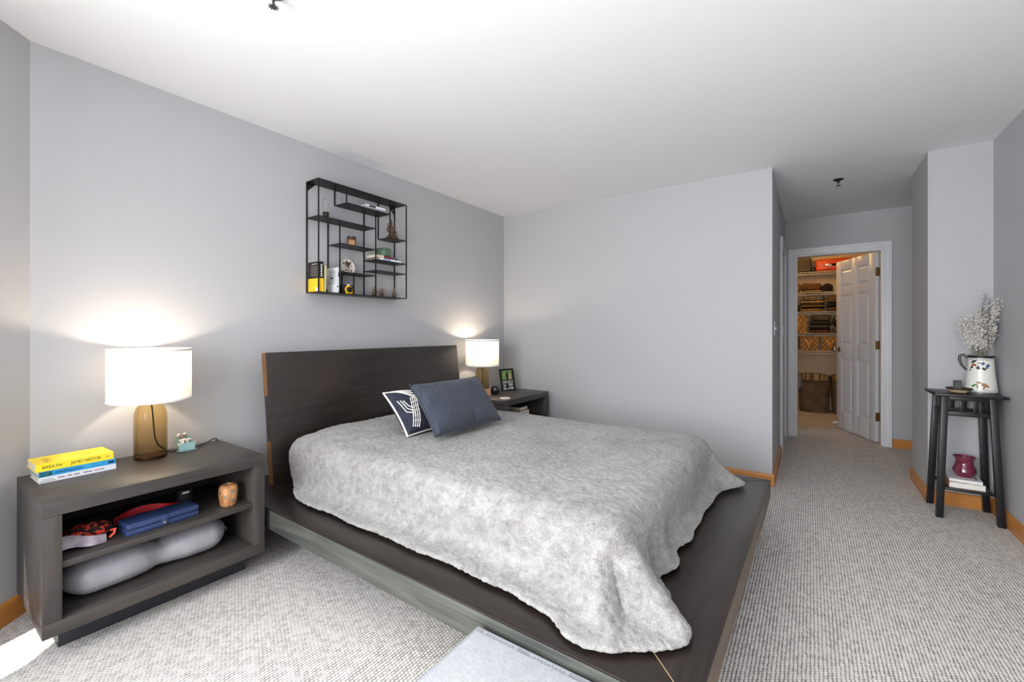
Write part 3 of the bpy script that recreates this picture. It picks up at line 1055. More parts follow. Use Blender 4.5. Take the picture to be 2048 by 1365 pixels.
m_yel = mat('yellow_cover', (247, 216, 22), 0.45, col2=(252, 226, 60), vscale=5)
m_blu = mat('blue_cover', (20, 128, 190), 0.4, col2=(60, 165, 215), vscale=9)
m_wht = mat('white_cover', (226, 229, 236), 0.45)
m_ink = mat('black_ink', (32, 28, 26), 0.6)
m_red = mat('red_ink', (196, 66, 60), 0.6)
BK = at(150, 950, z=NZ)
bx, by = 0.452, 2.585
rzb = R(1.5)
r, cv = book('white paperback at the bottom of the stack beside the lamp', (bx + 0.006, by - 0.004, NZ), (0.232, 0.150, 0.023), rzb, m_wht, 'books beside the lamp')
fy = -0.0762
def blurred_words(cv_, words, z0, z1, m_):
    """lettering too small to read in the photograph: short strokes only"""
    for x0, x1 in words:
        n = max(2, int((x1 - x0) / 0.0045))
        b = B()
        for k in range(n):
            a = x0 + (x1 - x0) * k / n
            b.box(a, a + (x1 - x0) / n * 0.72, fy - 0.0003, fy, z0, z1 - 0.0012 * (k % 2))
        obj('spine_lettering', b, m_, cv_, smooth=0)


blurred_words(cv, ((-0.062, -0.042), (-0.033, -0.020), (-0.016, 0.002), (0.012, 0.040)), 0.009, 0.0145, mat('grey_ink', (92, 90, 96), 0.6))
blurred_words(cv, ((-0.038, -0.035), (0.046, 0.060)), 0.009, 0.0140, m_red)
blurred_words(cv, ((0.062, 0.078),), 0.009, 0.0140, mat('grey_ink', (92, 90, 96), 0.6))
obj('cover_print', B().box(-0.115, -0.070, fy - 0.0003, fy, 0.004, 0.009).box(-0.108, -0.078, fy - 0.0003, fy, 0.012, 0.016), mat('faded_print', (178, 180, 172), 0.6), cv)
r, cv = book('blue paperback in the middle of the stack beside the lamp', (bx + 0.005, by - 0.004, NZ + 0.0232), (0.230, 0.150, 0.022), rzb, m_blu, 'books beside the lamp')
blurred_words(cv, ((-0.070, -0.018), (-0.014, 0.012)), 0.008, 0.0145, mat('navy_ink', (16, 84, 145), 0.6))
obj('spine_print', B().box(-0.114, -0.078, fy - 0.0003, fy, 0.002, 0.020), mat('dark_teal_print', (14, 62, 72), 0.5, col2=(40, 120, 130), vscale=90), cv)
obj('publisher_mark', B().box(0.090, 0.110, fy - 0.0003, fy, 0.006, 0.016), mat('navy_patch', (14, 46, 84), 0.5), cv)
r, cv = book('yellow paperback on top of the stack beside the lamp', (bx - 0.002, by - 0.002, NZ + 0.0454), (0.232, 0.152, 0.030), rzb, m_yel, 'books beside the lamp')
fy = -0.0772
text('spine_lettering', 'BREATH', 0.0165, m_ink, cv, T(-0.098, fy, 0.015) @ FRONT, width=0.054)
text('spine_lettering', 'JAMES NESTOR', 0.0165, m_ink, cv, T(-0.018, fy, 0.015) @ FRONT, width=0.092)
for x, c in ((0.092, 'red_dot'), (0.099, 'blue_dot')):
    obj('spine_mark', B().box(x, x + 0.005, fy - 0.0003, fy, 0.013, 0.018), mat(c, (206, 92, 40) if c == 'red_dot' else (92, 158, 160), 0.5), cv)
m_gold = mat('ochre_print', (206, 150, 16), 0.5)
for k in range(9):
    x = -0.092 + 0.004 * (k % 3) + 0.0005 * k
    obj('cover_print', B().box(x + 0.008 * (k % 2), x + 0.016 + 0.004 * (k % 3), -0.05 + 0.010 * k, -0.044 + 0.010 * k, 0.030, 0.0303), m_gold if k % 3 else mat('brown_print', (120, 84, 20), 0.5), cv)
for k in range(5):
    obj('cover_print', B().box(0.02 + 0.008 * k, 0.023 + 0.008 * k, -0.04 + 0.006 * (k % 3), 0.05 - 0.008 * k, 0.030, 0.0302), mat('pale_ochre_print', (236, 198, 20), 0.5), cv)

# ------------------------------------------------------------------ mouse in a cradle
m_teal = mat('teal_tin', (122, 160, 160), 0.4, col2=(150, 182, 180), vscale=20)
m_felt = mat('white_felt', (222, 216, 210), 0.95, bump=0.5, bscale=200)
m_mouse = mat('grey_felt', (118, 108, 104), 0.95, bump=0.5, bscale=200)
p = at(368, 904, z=NZ)
cr = thing('toy_cradle', 'tiny teal toy cradle beside the lamp on the nightstand', 'toy', (p.x + 0.015, p.y + 0.03, NZ), R(-6))
w_, d_ = 0.030, 0.044
obj('footboard', B().prism([(-w_, 0.008), (w_, 0.008), (w_ + 0.004, 0.050), (0.016, 0.044), (0, 0.047), (-0.016, 0.044), (-w_ - 0.004, 0.050)], -d_, -d_ + 0.003, mx=FRONT @ T(0, 0, 0) @ Matrix.Diagonal((1, 1, -1, 1))), m_teal, cr, smooth=0)
obj('headboard', B().prism([(-w_, 0.008), (w_, 0.008), (w_ + 0.004, 0.055), (0.016, 0.062), (-0.016, 0.062), (-w_ - 0.004, 0.055)], d_ - 0.003, d_, mx=FRONT @ Matrix.Diagonal((1, 1, -1, 1))), m_teal, cr, smooth=0)
for s in (-1, 1):
    obj('side', B().prism([(-d_ + .003, 0.010), (d_ - .003, 0.010), (d_ - .003, 0.032), (-d_ + .003, 0.028)], s * w_ - 0.0015, s * w_ + 0.0015, mx=Matrix(((0, 0, 1, 0), (1, 0, 0, 0), (0, 1, 0, 0), (0, 0, 0, 1)))), m_teal, cr, smooth=0)
obj('floor_board', B().box(-w_ + .0016, w_ - .0016, -d_ + .003, d_ - .003, 0.010, 0.013), m_teal, cr)
for s in (-1, 1):
    obj('rocker', B().tube([(-0.042, s * 0.038, 0.011), (-0.028, s * 0.038, 0.0045), (0, s * 0.038, 0.0025), (0.028, s * 0.038, 0.0045), (0.042, s * 0.038, 0.011)], 0.0025, 6), m_teal, cr)
ms = thing('toy_mouse', 'white felt toy mouse lying in the tiny teal cradle', 'toy', (p.x + 0.012, p.y + 0.03, NZ + 0.0135), R(-6))
obj('mattress', B().superell((0, 0, 0.011), (0.026, 0.038, 0.011), 0.5, 0.4), m_felt, ms)
obj('body', B().ball((0, 0.004, 0.030), (0.017, 0.030, 0.013), rot=(0.3, 0, 0)), m_felt, ms)
hd_ = obj('head', B().ball((-0.006, 0.024, 0.052), (0.013, 0.015, 0.012)).lathe([(0.006, 0), (0.004, 0.008), (0, 0.012)], 12, mx=T(0.002, 0.014, 0.056) @ RX(R(70)) @ RY(R(30))), m_mouse, ms)
for s, q in ((-1, -0.018), (1, 0.006)):
    obj('ear', B().ball((q, 0.028, 0.062), (0.009, 0.003, 0.009), u=12, v=8), m_felt, hd_)
obj('nose', B().ball((0.008, 0.004, 0.062), 0.003, u=8, v=6), m_ink, hd_)
for s in (-1, 1):
    obj('arm', B().tube([(s * 0.012, 0.016, 0.036), (s * 0.02, 0.004, 0.040), (s * 0.018 + 0.006, -0.010, 0.040)], [0.005, 0.0045, 0.004], 8), m_felt, ms)
    obj('foot', B().ball((s * 0.010 + 0.006, -0.026, 0.036), (0.005, 0.007, 0.010), u=10, v=8), m_mouse, ms)

# ------------------------------------------------------------------ shelf contents, nightstand by the bay wall
SZ = 0.362
# patterned pouch
m_pat = mat('red_black_print_cloth', (26, 16, 16), 0.85, col2=(214, 58, 42), vscale=75, contrast=(0.50, 0.56), detail=1)
m_gcl = mat('grey_satin_lining', (146, 134, 146), 0.55, col2=(186, 176, 184), vscale=25)
hp = at(150, 1108, z=SZ)
pc = thing('eye_mask', 'red and black print fabric mask with grey satin lining on the nightstand shelf', 'mask', (0.447, 2.335, SZ), R(-8))
obj('print_cloth', B().superell((0.006, 0.02, 0.034), (0.072, 0.055, 0.032), 0.9, 0.8, wob=0.10, seed=3), m_pat, pc, sub=1)
obj('lining', B().grid(lambda i, j: (-0.075 + 0.13 * i / 14, -0.050 + 0.012 * math.sin(i * .5) - 0.004 * j * (1 - i / 20), 0.058 - 0.030 * (i / 14) ** 1.3 - 0.042 * (j / 8) * (1 - 0.3 * i / 14)), 15, 9), m_gcl, pc, sub=1)
obj('drawstring', B().tube([(0.070, -0.022, 0.030), (0.082, -0.034, 0.036), (0.078, -0.040, 0.022), (0.064, -0.044, 0.010)], 0.0045, 6), mat('coral_cord', (240, 90, 70), 0.7), pc)

# blue hard case
cs = thing('blue_case', 'navy blue hard instrument case with snap strap on the nightstand shelf', 'case', (0.672, 2.303, SZ), R(3))
m_case = mat('navy_leatherette', (40, 54, 92), 0.42, col2=(50, 66, 108), vscale=120, bump=0.2, bscale=300, bdist=0.0006)
obj('case_bottom', B().box(-0.126, 0.126, -0.052, 0.052, 0.0, 0.023, 0.006, 3), m_case, cs)
obj('case_lid', B().box(-0.126, 0.126, -0.052, 0.052, 0.0245, 0.049, 0.006, 3), m_case, cs)
st_ = obj('snap_strap', B().box(-0.015, 0.011, -0.0552, -0.0525, 0.008, 0.047, 0.001).box(-0.015, 0.011, -0.0552, -0.02, 0.0493, 0.0515, 0.001), m_case, cs)
obj('snap_button', B().lathe([(0.006, 0), (0.006, 0.001), (0.003, 0.002), (0, 0.002)], 16, mx=T(-0.002, -0.0553, 0.016) @ RX(R(90))), M_CHROME, st_)
obj('logo_mark', B().box(0.062, 0.074, -0.030, -0.026, 0.0491, 0.0494), M_NICKEL, cs)
# red strap and black box behind the case
rs = thing('red_strap', 'red leather strap curled behind the navy case', 'strap', (0.66, 2.43, SZ))
m_rs = mat('red_leather', (186, 34, 46), 0.45)
obj('strap_band', B().grid(lambda i, j: (-0.11 + 0.24 * i / 23, 0.03 * math.sin(i * 0.28), 0.002 + (0.030 * j / 3) + 0.030 * (0.5 - 0.5 * math.cos(i / 23 * 2 * PI)) * (0.4 + 0.6 * i / 23)), 24, 4), m_rs, rs)
bb_ = thing('small_black_box', 'small black box with white print at the end of the red strap', 'box', (0.80, 2.425, SZ), R(8))
obj('box_body', B().box(-0.026, 0.026, -0.016, 0.016, 0, 0.082, 0.002), mat('black_card', (24, 22, 24), 0.5), bb_)
obj('print', B().box(-0.016, 0.012, -0.0165, -0.0161, 0.066, 0.073), M_WHITE, bb_)
# carved wooden pot
vp = at(461, 1014, z=SZ)
vs_ = thing('wooden_pot', 'small carved wooden pot with silver flower inlay on the nightstand shelf', 'pot', (0.925, 2.275, SZ))
m_pot = mat('turned_wood', (150, 92, 58), 0.4, col2=(206, 154, 100), vscale=16, stretch=(2, 2, 0.6))
VP = [(0.0, 0.0), (0.027, 0.0), (0.032, 0.006), (0.0385, 0.045), (0.040, 0.070), (0.037, 0.090), (0.028, 0.100), (0.016, 0.1015), (0.013, 0.096), (0.010, 0.06), (0, 0.06)]
obj('pot_body', B().lathe(VP, 32), m_pot, vs_)


def r_at(prof, z):
    best = None
    for (r0, z0), (r1, z1) in zip(prof, prof[1:]):
        if min(z0, z1) <= z <= max(z0, z1) and z1 > z0:
            return r0 + (r1 - r0) * (z - z0) / (z1 - z0)
    return prof[1][0]


def decal(prof, polys, off=0.0006, thick=0.0006):
    """flat shapes wrapped on a turned body; polygons in (angle, height)"""
    b = B()
    for pts in polys:
        t = bmesh.new()
        ca = sum(p_[0] for p_ in pts) / len(pts)
        cz = sum(p_[1] for p_ in pts) / len(pts)
        rr = r_at(prof, cz) + off + thick
        c = t.verts.new((rr * math.cos(ca), rr * math.sin(ca), cz))
        vs = []
        for a, z in pts:
            r_ = r_at(prof, z) + off
            vs.append(t.verts.new((r_ * math.cos(a), r_ * math.sin(a), z)))
        for i in range(len(vs)):
            t.faces.new((c, vs[i], vs[(i + 1) % len(vs)]))
        bmesh.ops.recalc_face_normals(t, faces=t.faces)
        b._merge(t)
    return b


def flower_poly(a0, z0, rad, prof, n=5):
    r0 = r_at(prof, z0)
    out = []
    for k in range(n * 4):
        t_ = 2 * PI * k / (n * 4)
        q = rad * (0.55 + 0.45 * abs(math.cos(n * t_ / 2)))
        out.append((a0 + q * math.cos(t_) / r0, z0 + q * math.sin(t_)))
    return out


def leaf_poly(a0, z0, ln, wd, ang, prof):
    r0 = r_at(prof, z0)
    out = []
    for k in range(14):
        t_ = 2 * PI * k / 14
        x = ln * math.cos(t_); y = wd * math.sin(t_) * (1 - 0.35 * math.cos(t_))
        xr = x * math.cos(ang) - y * math.sin(ang); yr = x * math.sin(ang) + y * math.cos(ang)
        out.append((a0 + xr / r0, z0 + yr))
    return out


A_N1 = math.atan2(-2.275, -0.925)
for da, z in ((-0.35, 0.050), (0.45, 0.075), (0.55, 0.028), (-1.0, 0.07), (1.2, 0.06)):
    obj('flower_inlay', decal(VP, [flower_poly(A_N1 + da, z, 0.010, VP)]), mat('pewter', (150, 148, 138), 0.4, metal=0.7), vs_)

# silver body pillow on the bottom board
BZ = 0.159
bp_ = thing('bolster_pillow', 'long silver satin pillow lying in the bottom of the nightstand', 'pillow', (0.655, 2.37, BZ + 0.0008), R(1.5))
m_sil = mat('silver_satin', (138, 138, 144), 0.34, col2=(152, 152, 158), vscale=6, sheen=0.1, bump=0.2, bscale=14, bdist=0.004, stretch=(2.5, 1, 1))


def bolster(i, j):
    n, m_ = 44, 22
    s = i / n
    x = -0.295 + 0.59 * s
    e = min(s, 1 - s)
    k = min(1.0, (e / 0.16)) if e < 0.16 else 1.0
    k = math.sin(k * PI / 2) ** 0.7 if k > 0 else 0.0
    waist = 1 - 0.28 * math.exp(-((s - 0.54) / 0.10) ** 2)
    a = 2 * PI * j / m_
    wr = 0.004 * math.sin(x * 90 + 3 * math.sin(a)) * math.exp(-((s - 0.52) / 0.12) ** 2)
    h = 0.076 * k * waist + wr
    y = 0.115 * k * waist * math.cos(a)
    z = 0.074 * waist ** .5 + h * math.copysign(abs(math.sin(a)) ** 0.8, math.sin(a))
    if z < 0:
        z = 0
    return (x, y, max(z, 0.0))


obj('pillow_cover', B().grid(bolster, 45, 23), m_sil, bp_, sub=1)
obj('end_tassel', B().tube([(0.293, 0, 0.064), (0.302, -0.004, 0.058), (0.303, -0.006, 0.046)], 0.002, 6), m_sil, bp_)

# ------------------------------------------------------------------ things on the far nightstand
fp = at(1021, 779, z=NZ)
pf = thing('picture_frame', 'black double picture frame standing on the far nightstand', 'picture frame', (3.575, 2.50, NZ), R(-17))
fr = obj('frame', B().box(-0.085, 0.085, 0, 0.018, 0, 0.012).box(-0.085, 0.085, 0, 0.018, 0.205, 0.222).box(-0.085, -0.068, 0, 0.018, 0.012, 0.205).box(0.068, 0.085, 0, 0.018, 0.012, 0.205).box(-0.068, 0.068, 0.001, 0.017, 0.104, 0.113).box(-0.084, 0.084, 0.012, 0.0175, 0.002, 0.220), M_BLACK, pf, rot=(R(-12), 0, 0), loc=(0, 0, 0.002))
m_ph1 = mat('photo_green', (86, 130, 52), 0.3, col2=(128, 160, 84), vscale=28)
m_ph2 = mat('photo_winter', (70, 72, 66), 0.3, col2=(206, 206, 202), vscale=42, contrast=(0.42, 0.58))
ph1 = obj('photo', B().box(-0.068, 0.068, 0.008, 0.0118, 0.113, 0.205), m_ph1, fr)
obj('figure_print', B().prism([(-0.012, 0.116), (0.022, 0.116), (0.020, 0.16), (0.012, 0.185), (0.0, 0.192), (-0.010, 0.175)], -0.0079, -0.0074, mx=FRONT), mat('dark_print', (30, 28, 30), 0.4), ph1, smooth=0)
obj('figure_print', B().prism([(0.018, 0.116), (0.050, 0.116), (0.046, 0.15), (0.034, 0.178), (0.024, 0.17)], -0.0079, -0.0072, mx=FRONT), mat('skin_print', (206, 160, 130), 0.4), ph1, smooth=0)
ph2 = obj('photo', B().box(-0.068, 0.068, 0.008, 0.0118, 0.012, 0.104), m_ph2, fr)
obj('figure_print', B().prism([(-0.03, 0.02), (0.01, 0.02), (0.012, 0.06), (0.0, 0.088), (-0.018, 0.082)], -0.0079, -0.0074, mx=FRONT), mat('dark_print', (30, 28, 30), 0.4), ph2, smooth=0)
obj('figure_print', B().prism([(-0.062, 0.014), (0.06, 0.022), (0.06, 0.028), (-0.062, 0.020)], -0.0079, -0.0072, mx=FRONT), M_WHITE, ph2, smooth=0)
obj('easel_back', B().prism([(0.024, 0.001), (0.095, 0.001), (0.060, 0.13)], -0.03, 0.03, mx=Matrix(((0, 0, 1, 0), (1, 0, 0, 0), (0, 1, 0, 0), (0, 0, 0, 1)))), M_BLACK, pf, smooth=0)

cd = at(988, 789, z=NZ)
cn = thing('candle_holder', 'dark round glass candle holder on the far nightstand', 'candle', (3.30, 2.47, NZ))
obj('glass_cup', B().lathe([(0, 0.0), (0.024, 0.0), (0.038, 0.012), (0.045, 0.035), (0.043, 0.055), (0.034, 0.074), (0.031, 0.074), (0.040, 0.054), (0.041, 0.035), (0.034, 0.014), (0, 0.006)], 32), mat('black_glass', (22, 22, 28), 0.12, coat=0.6), cn)
obj('wax', B().lathe([(0, 0.0065), (0.032, 0.014), (0.039, 0.040), (0, 0.042)], 24), mat('grey_wax', (120, 116, 120), 0.6), cn)
co = thing('coaster', 'round white coaster on the far nightstand', 'coaster', (3.13, 2.235, NZ))
obj('disc', B().lathe([(0, 0), (0.046, 0), (0.048, 0.002), (0.048, 0.007), (0.045, 0.009), (0.041, 0.008), (0, 0.008)], 36), mat('white_ceramic', (228, 222, 212), 0.35), co)
obj('print', B().lathe([(0, 0.0081), (0.022, 0.0081), (0.022, 0.0085), (0, 0.0085)], 24), mat('tan_print', (206, 190, 168), 0.5), co)
cdm = mat('kraft_card', (176, 132, 100), 0.8)
kc = thing('kraft_card', 'folded tan card standing against the far lamp', 'card', (3.185, 2.475, NZ), R(-32))
obj('card_front', B().box(-0.034, 0.034, 0, 0.001, 0, 0.062, mx=RX(R(-9))), cdm, kc)
obj('card_back', B().box(-0.034, 0.034, 0.019, 0.020, 0, 0.062, mx=RX(R(0))), cdm, kc)

# books in the far nightstand
SB = [('black paperback on the shelf of the far nightstand beside the book stack', 3.150, 2.30, SZ, (0.20, 0.13, 0.016), 8, (30, 30, 36)),
      ('cream hardback at the bottom of the stack in the far nightstand', 3.43, 2.32, SZ, (0.21, 0.15, 0.030), -6, (176, 168, 150)),
      ('grey hardback second from the bottom in the far nightstand stack', 3.435, 2.315, SZ + 0.0305, (0.20, 0.14, 0.026), 3, (96, 96, 98)),
      ('brown red hardback third from the bottom in the far nightstand stack', 3.43, 2.32, SZ + 0.057, (0.21, 0.14, 0.022), -4, (150, 82, 50)),
      ('dark teal hardback on top of the far nightstand stack', 3.43, 2.325, SZ + 0.0795, (0.19, 0.13, 0.030), 2, (32, 48, 56)),
      ('grey paperback on the black paperback in the far nightstand', 3.155, 2.305, SZ + 0.0165, (0.18, 0.12, 0.014), -3, (70, 72, 80))]
for i, (lb, x, y, z, sz, a, c) in enumerate(SB):
    # fore edge and tail turned to the front
    book(lb, (x, y, z), sz, R(90 + a), mat('cloth_cover_%d' % i, c, 0.6), 'books in the far nightstand')
r, cv = book('tan paperback lying under the bottom books of the far nightstand', (3.40, 2.33, BZ), (0.22, 0.16, 0.05), R(80), mat('tan_cover', (170, 140, 100), 0.6), 'books in the far nightstand')

# ================================================================== WALL SHELF
SX0, SX1, SZ0, SZ1, SD = 1.592, 2.338, 1.441, 2.183, 0.146
sh = thing('wall_shelf', 'black metal square wall shelf with staggered boards above the bed', 'shelf', (SX0, YA, SZ0))
FYs = YA - SD


def sx(zx, zy):
    """front-plane place of a point seen in the enlarged view of the shelf"""
    p_ = at(590 + zx / 4.708, 330 + zy / 4.708, y=FYs)
    return p_.x - SX0, p_.z - SZ0


SWd, SHt = SX1 - SX0, SZ1 - SZ0
br = 0.0035
bt = 0.005


def plate(x0, x1, z):
    pl = obj('shelf_board', B().box(x0, x1, -SD + 0.001, -0.001, z - bt, z, 0.0005, 1), M_BLACK, sh)
    return pl


plate(0, SWd, SHt)
plate(0, SWd, bt)
px = lambda zx: sx(zx, 700)[0]
P1, P3, P4, P5, P6 = px(488), px(425), px(557), px(763), px(897)
zS1 = sx(488, 350)[1]
zS2 = sx(763, 597)[1]
zS3 = sx(425, 733)[1]
zS4 = sx(1045, 713)[1]
zS5 = sx(765, 886)[1]
zS6 = sx(765, 988)[1]
zS7 = sx(762, 1043)[1]
plate(P1, P6, zS1)
plate(0, P5, zS2)
plate(P3, P5, zS3)
plate(P6, SWd, zS4)
plate(P5, SWd, zS5)
plate(P5, SWd, zS6)
plate(P3, P5, zS7)


def post(x, z0, z1):
    for y in (-SD, -0.0075):
        obj('post', B().box(x - br, x + br, y, y + 2 * br, z0, z1), M_BLACK, sh)


post(br, bt, SHt - bt); post(SWd - br, bt, SHt - bt)
post(P1, zS1, SHt - bt); post(P6, zS4, SHt - bt); post(P3, bt, zS2 - bt); post(P4, bt, zS7 - bt); post(P5, bt, zS1 - bt)
for s, x in ((1, 0.0072), (-1, SWd - 0.0072)):
    g_ = obj('mounting_gusset', B().prism([(x, SHt - bt - 0.0005), (x + s * 0.055, SHt - bt - 0.0005), (x, SHt - bt - 0.055)], 0.0012, 0.0036, mx=FRONT), M_BLACK, sh, smooth=0)
    obj('screw', B().lathe([(0.005, 0), (0.005, 0.002), (0, 0.003)], 10, mx=T(x + s * 0.016, -0.0037, SHt - 0.024) @ RX(R(90))), M_CHROME, g_)


def on_shelf(zx, zy, zlev, dy=0.5):
    """world place on a board: dy = 0 at the wall, 1 at the front edge"""
    y = YA - SD * dy
    p_ = at(590 + zx / 4.708, 330 + zy / 4.708, y=y)
    return Vector((p_.x, y, SZ0 + zlev))


# filament bulb lamp
pb = on_shelf(290, 470, zS2, 0.45)
eb = thing('bulb_lamp', 'filament bulb lamp with stepped bronze base on the wall shelf', 'lamp', pb)
obj('base', B().lathe([(0, 0), (0.038, 0), (0.038, 0.004), (0.022, 0.018), (0.019, 0.022), (0.019, 0.040), (0.021, 0.042), (0.021, 0.050), (0.017, 0.052), (0, 0.052)], 28), mat('dark_bronze', (52, 46, 34), 0.5, metal=0.4), eb)
bulb = obj('glass_bulb', B().lathe([(0.011, 0.0525), (0.013, 0.062), (0.017, 0.085), (0.023, 0.110), (0.025, 0.124), (0.021, 0.140), (0.011, 0.150), (0, 0.152)], 28, cap0=False), glass('clear_glass', (0.95, 0.955, 0.96), 0.25), eb)
obj('filament', B().tube([(0.004 * math.cos(k * 2.1) * (1 + k * 0.04), 0.004 * math.sin(k * 2.1) * (1 + k * 0.04), 0.062 + k * 0.0042) for k in range(16)], 0.0007, 5), mat('pale_filament', (206, 196, 176), 0.4), bulb)
obj('cord', B().tube([(0.036, -0.004, 0.004), (0.055, 0.0, 0.012), (0.075, 0.006, 0.006), (0.095, -0.01, 0.012), (0.12, -0.018, 0.006), (0.135, -0.002, 0.004), (0.115, 0.012, 0.004), (0.09, 0.004, 0.010), (0.11, -0.006, 0.004), (0.15, 0.006, 0.004), (0.165, 0.0, 0.016), (0.185, -0.004, 0.014), (0.195, -0.004, 0.004)], 0.003, 6), M_CORD, eb)

# flat books on the high board
q = on_shelf(690, 425, zS1, 0.45)
book('silver grey paperback lying on the highest board of the wall shelf', (q.x, YA - 0.083, SZ0 + zS1), (0.21, 0.115, 0.014), R(2), mat('silver_cover', (150, 156, 166), 0.4), 'books lying on the highest board')
r, cv = book('white paperback with black title strip on the highest board of the wall shelf', (q.x + 0.012, YA - 0.086, SZ0 + zS1 + 0.0142), (0.17, 0.105, 0.016), R(-2), m_wht, 'books lying on the highest board')
obj('title_strip', B().box(-0.055, 0.0, -0.0545, -0.0538, 0.002, 0.014), m_ink, cv)
# jar candle
q = on_shelf(533, 745, zS3, 0.45)
jr = thing('jar_candle', 'amber jar candle with black lid on the wall shelf', 'candle', q)
obj('jar', B().lathe([(0, 0), (0.029, 0), (0.031, 0.003), (0.031, 0.054), (0.028, 0.060), (0, 0.060)], 28), mat('amber_jar', (92, 58, 32), 0.25, col2=(138, 98, 60), vscale=12, coat=0.4), jr)
obj('lid', B().lathe([(0, 0.0602), (0.0295, 0.0602), (0.0305, 0.063), (0.0305, 0.073), (0.0285, 0.075), (0, 0.075)], 28), M_BLACK, jr)
obj('lid_band', B().lathe([(0.0308, 0.0665), (0.0312, 0.067), (0.0312, 0.0695), (0.0308, 0.070)], 28, cap0=False, cap1=False), M_NICKEL, jr)
obj('paper_label', B().grid(lambda i, j: (0.0314 * math.cos(-2.9 + 0.09 * i), 0.0314 * math.sin(-2.9 + 0.09 * i), 0.012 + 0.034 * j), 18, 2), mat('kraft_label', (186, 146, 100), 0.7), jr)
# plate with a rose
q = on_shelf(497, 1000, zS7, 0.25)
pt = thing('decorative_plate', 'round white plate painted with a brown rose leaning on the wall shelf', 'plate', (q.x, YA - 0.045, SZ0 + zS7 + 0.001), rot=(R(-16), 0, 0))
PR = 0.056
obj('dish', B().lathe([(0, 0), (PR * .7, 0), (PR * .98, -0.006), (PR, -0.008), (PR, -0.005), (PR * .72, 0.004), (0, 0.004)], 40, mx=T(0, 0, PR) @ RX(R(90)) @ Matrix.Diagonal((1, 1, -1, 1)) @ T(0, 0, -0.004)), mat('glazed_white', (222, 214, 206), 0.25), pt)
m_rose = mat('brown_glaze', (84, 44, 34), 0.4)
for k, (cx_, cz_, rr_) in enumerate(((0, 0.074, 0.017), (0, 0.074, 0.011), (0.002, 0.075, 0.005))):
    obj('rose_petal', B().tube([(cx_ + rr_ * (1 + .12 * math.cos(3 * a_ + k)) * math.cos(a_), -0.0092, cz_ + rr_ * (1 + .12 * math.cos(3 * a_ + k)) * math.sin(a_)) for a_ in [2 * PI * i / 24 for i in range(24)]], 0.0022, 5, closed=True), m_rose, pt)
obj('rose_stem', B().tube([(0, -0.0088, 0.056), (0.001, -0.0088, 0.036), (-0.001, -0.0088, 0.014)], 0.0018, 5), m_rose, pt)
for (x0, z0, x1, z1) in ((0.0, 0.04, -0.034, 0.060), (0.0, 0.04, 0.034, 0.066), (0, 0.092, -0.003, 0.107)):
    obj('rose_stem', B().tube([(x0, -0.0088, z0), ((x0 + x1) / 2, -0.0088, (z0 + z1) / 2 - 0.002), (x1, -0.0088, z1)], 0.0016, 5), m_rose, pt)
for (x, z, a) in ((-0.030, 0.078, 2.0), (0.026, 0.086, 0.7), (-0.018, 0.026, 2.7), (0.022, 0.026, 0.9)):
    obj('rose_leaf', B().ball((x, -0.0086, z), (0.011, 0.0012, 0.005), rot=(0, -a, 0), u=12, v=6), m_rose, pt)


# standing books at the left
def standing(label, x, y0, z, depth, height, th, cover, tilt, pages=M_PAGES):
    """upright book: spine to the front (-y), covers facing left and right"""
    r_ = thing('book', label, 'book', (x, y0, z), 0, 'books standing on the wall shelf', rot=(0, tilt, 0))
    ct = 0.0016
    obj('pages', B().box(ct, th - ct, -depth + ct, -0.002, 0.002, height - 0.002), pages, r_)
    cv_ = obj('cover', B().box(0, ct, -depth, 0, 0, height).box(th - ct, th, -depth, 0, 0, height).box(0, th, -depth - 0.001, -depth + ct, 0, height, 0.0004, 1), cover, r_)
    return r_, cv_


m_bkblk = mat('black_cover', (34, 32, 32), 0.45)
zb_ = SZ0 + bt
hbk = 0.198
r, cv = standing('black and yellow paperback standing at the end of the wall shelf', SX0 + 0.012, YA - 0.008, zb_, 0.128, hbk, 0.030, m_bkblk, 0.0)
obj('yellow_block', B().box(-0.0004, -0.0001, -0.127, -0.001, 0.001, 0.088).box(-0.0004, 0.0302, -0.1296, -0.1292, 0.001, 0.088), mat('sunflower_print', (250, 200, 30), 0.45), cv)
for k in range(9):
    obj('blurb_line', B().box(-0.0005, -0.0001, -0.115, -0.018 - 0.01 * (k % 3), 0.164 - k * 0.0075, 0.1665 - k * 0.0075), mat('grey_print', (130, 118, 116), 0.6), cv)
obj('barcode_patch', B().box(-0.0007, -0.0004, -0.122, -0.084, 0.006, 0.028), M_WHITE, cv)
for k in range(6):
    obj('spine_lettering', B().box(0.009, 0.020, -0.1296, -0.1292, 0.100 + k * 0.014, 0.109 + k * 0.014), M_WHITE, cv)
obj('title_line', B().box(-0.0005, -0.0001, -0.10, -0.04, 0.180, 0.185), mat('pale_print', (186, 180, 176), 0.6), cv)
r, cv = standing('thin pale yellow booklet standing behind the black and yellow paperback', SX0 + 0.047, YA - 0.006, zb_, 0.13, 0.172, 0.012, mat('pale_yellow_cover', (206, 196, 140), 0.5), R(1.5))
r, cv = standing('white paperback leaning beside the pale yellow booklet', SX0 + 0.126, YA - 0.006, zb_ + 0.0005, 0.130, 0.175, 0.026, m_wht, R(7))
for k in range(11):
    obj('blurb_line', B().box(-0.0005, -0.0001, -0.118, -0.02 - 0.012 * (k % 3), 0.150 - k * 0.009, 0.153 - k * 0.009), mat('grey_blue_print', (140, 142, 152), 0.6), cv)
obj('title_line', B().box(-0.0006, -0.0001, -0.09, -0.055, 0.098, 0.107), m_ink, cv)
obj('barcode_patch', B().box(-0.0006, -0.0001, -0.04, -0.012, 0.010, 0.028), m_ink, cv)
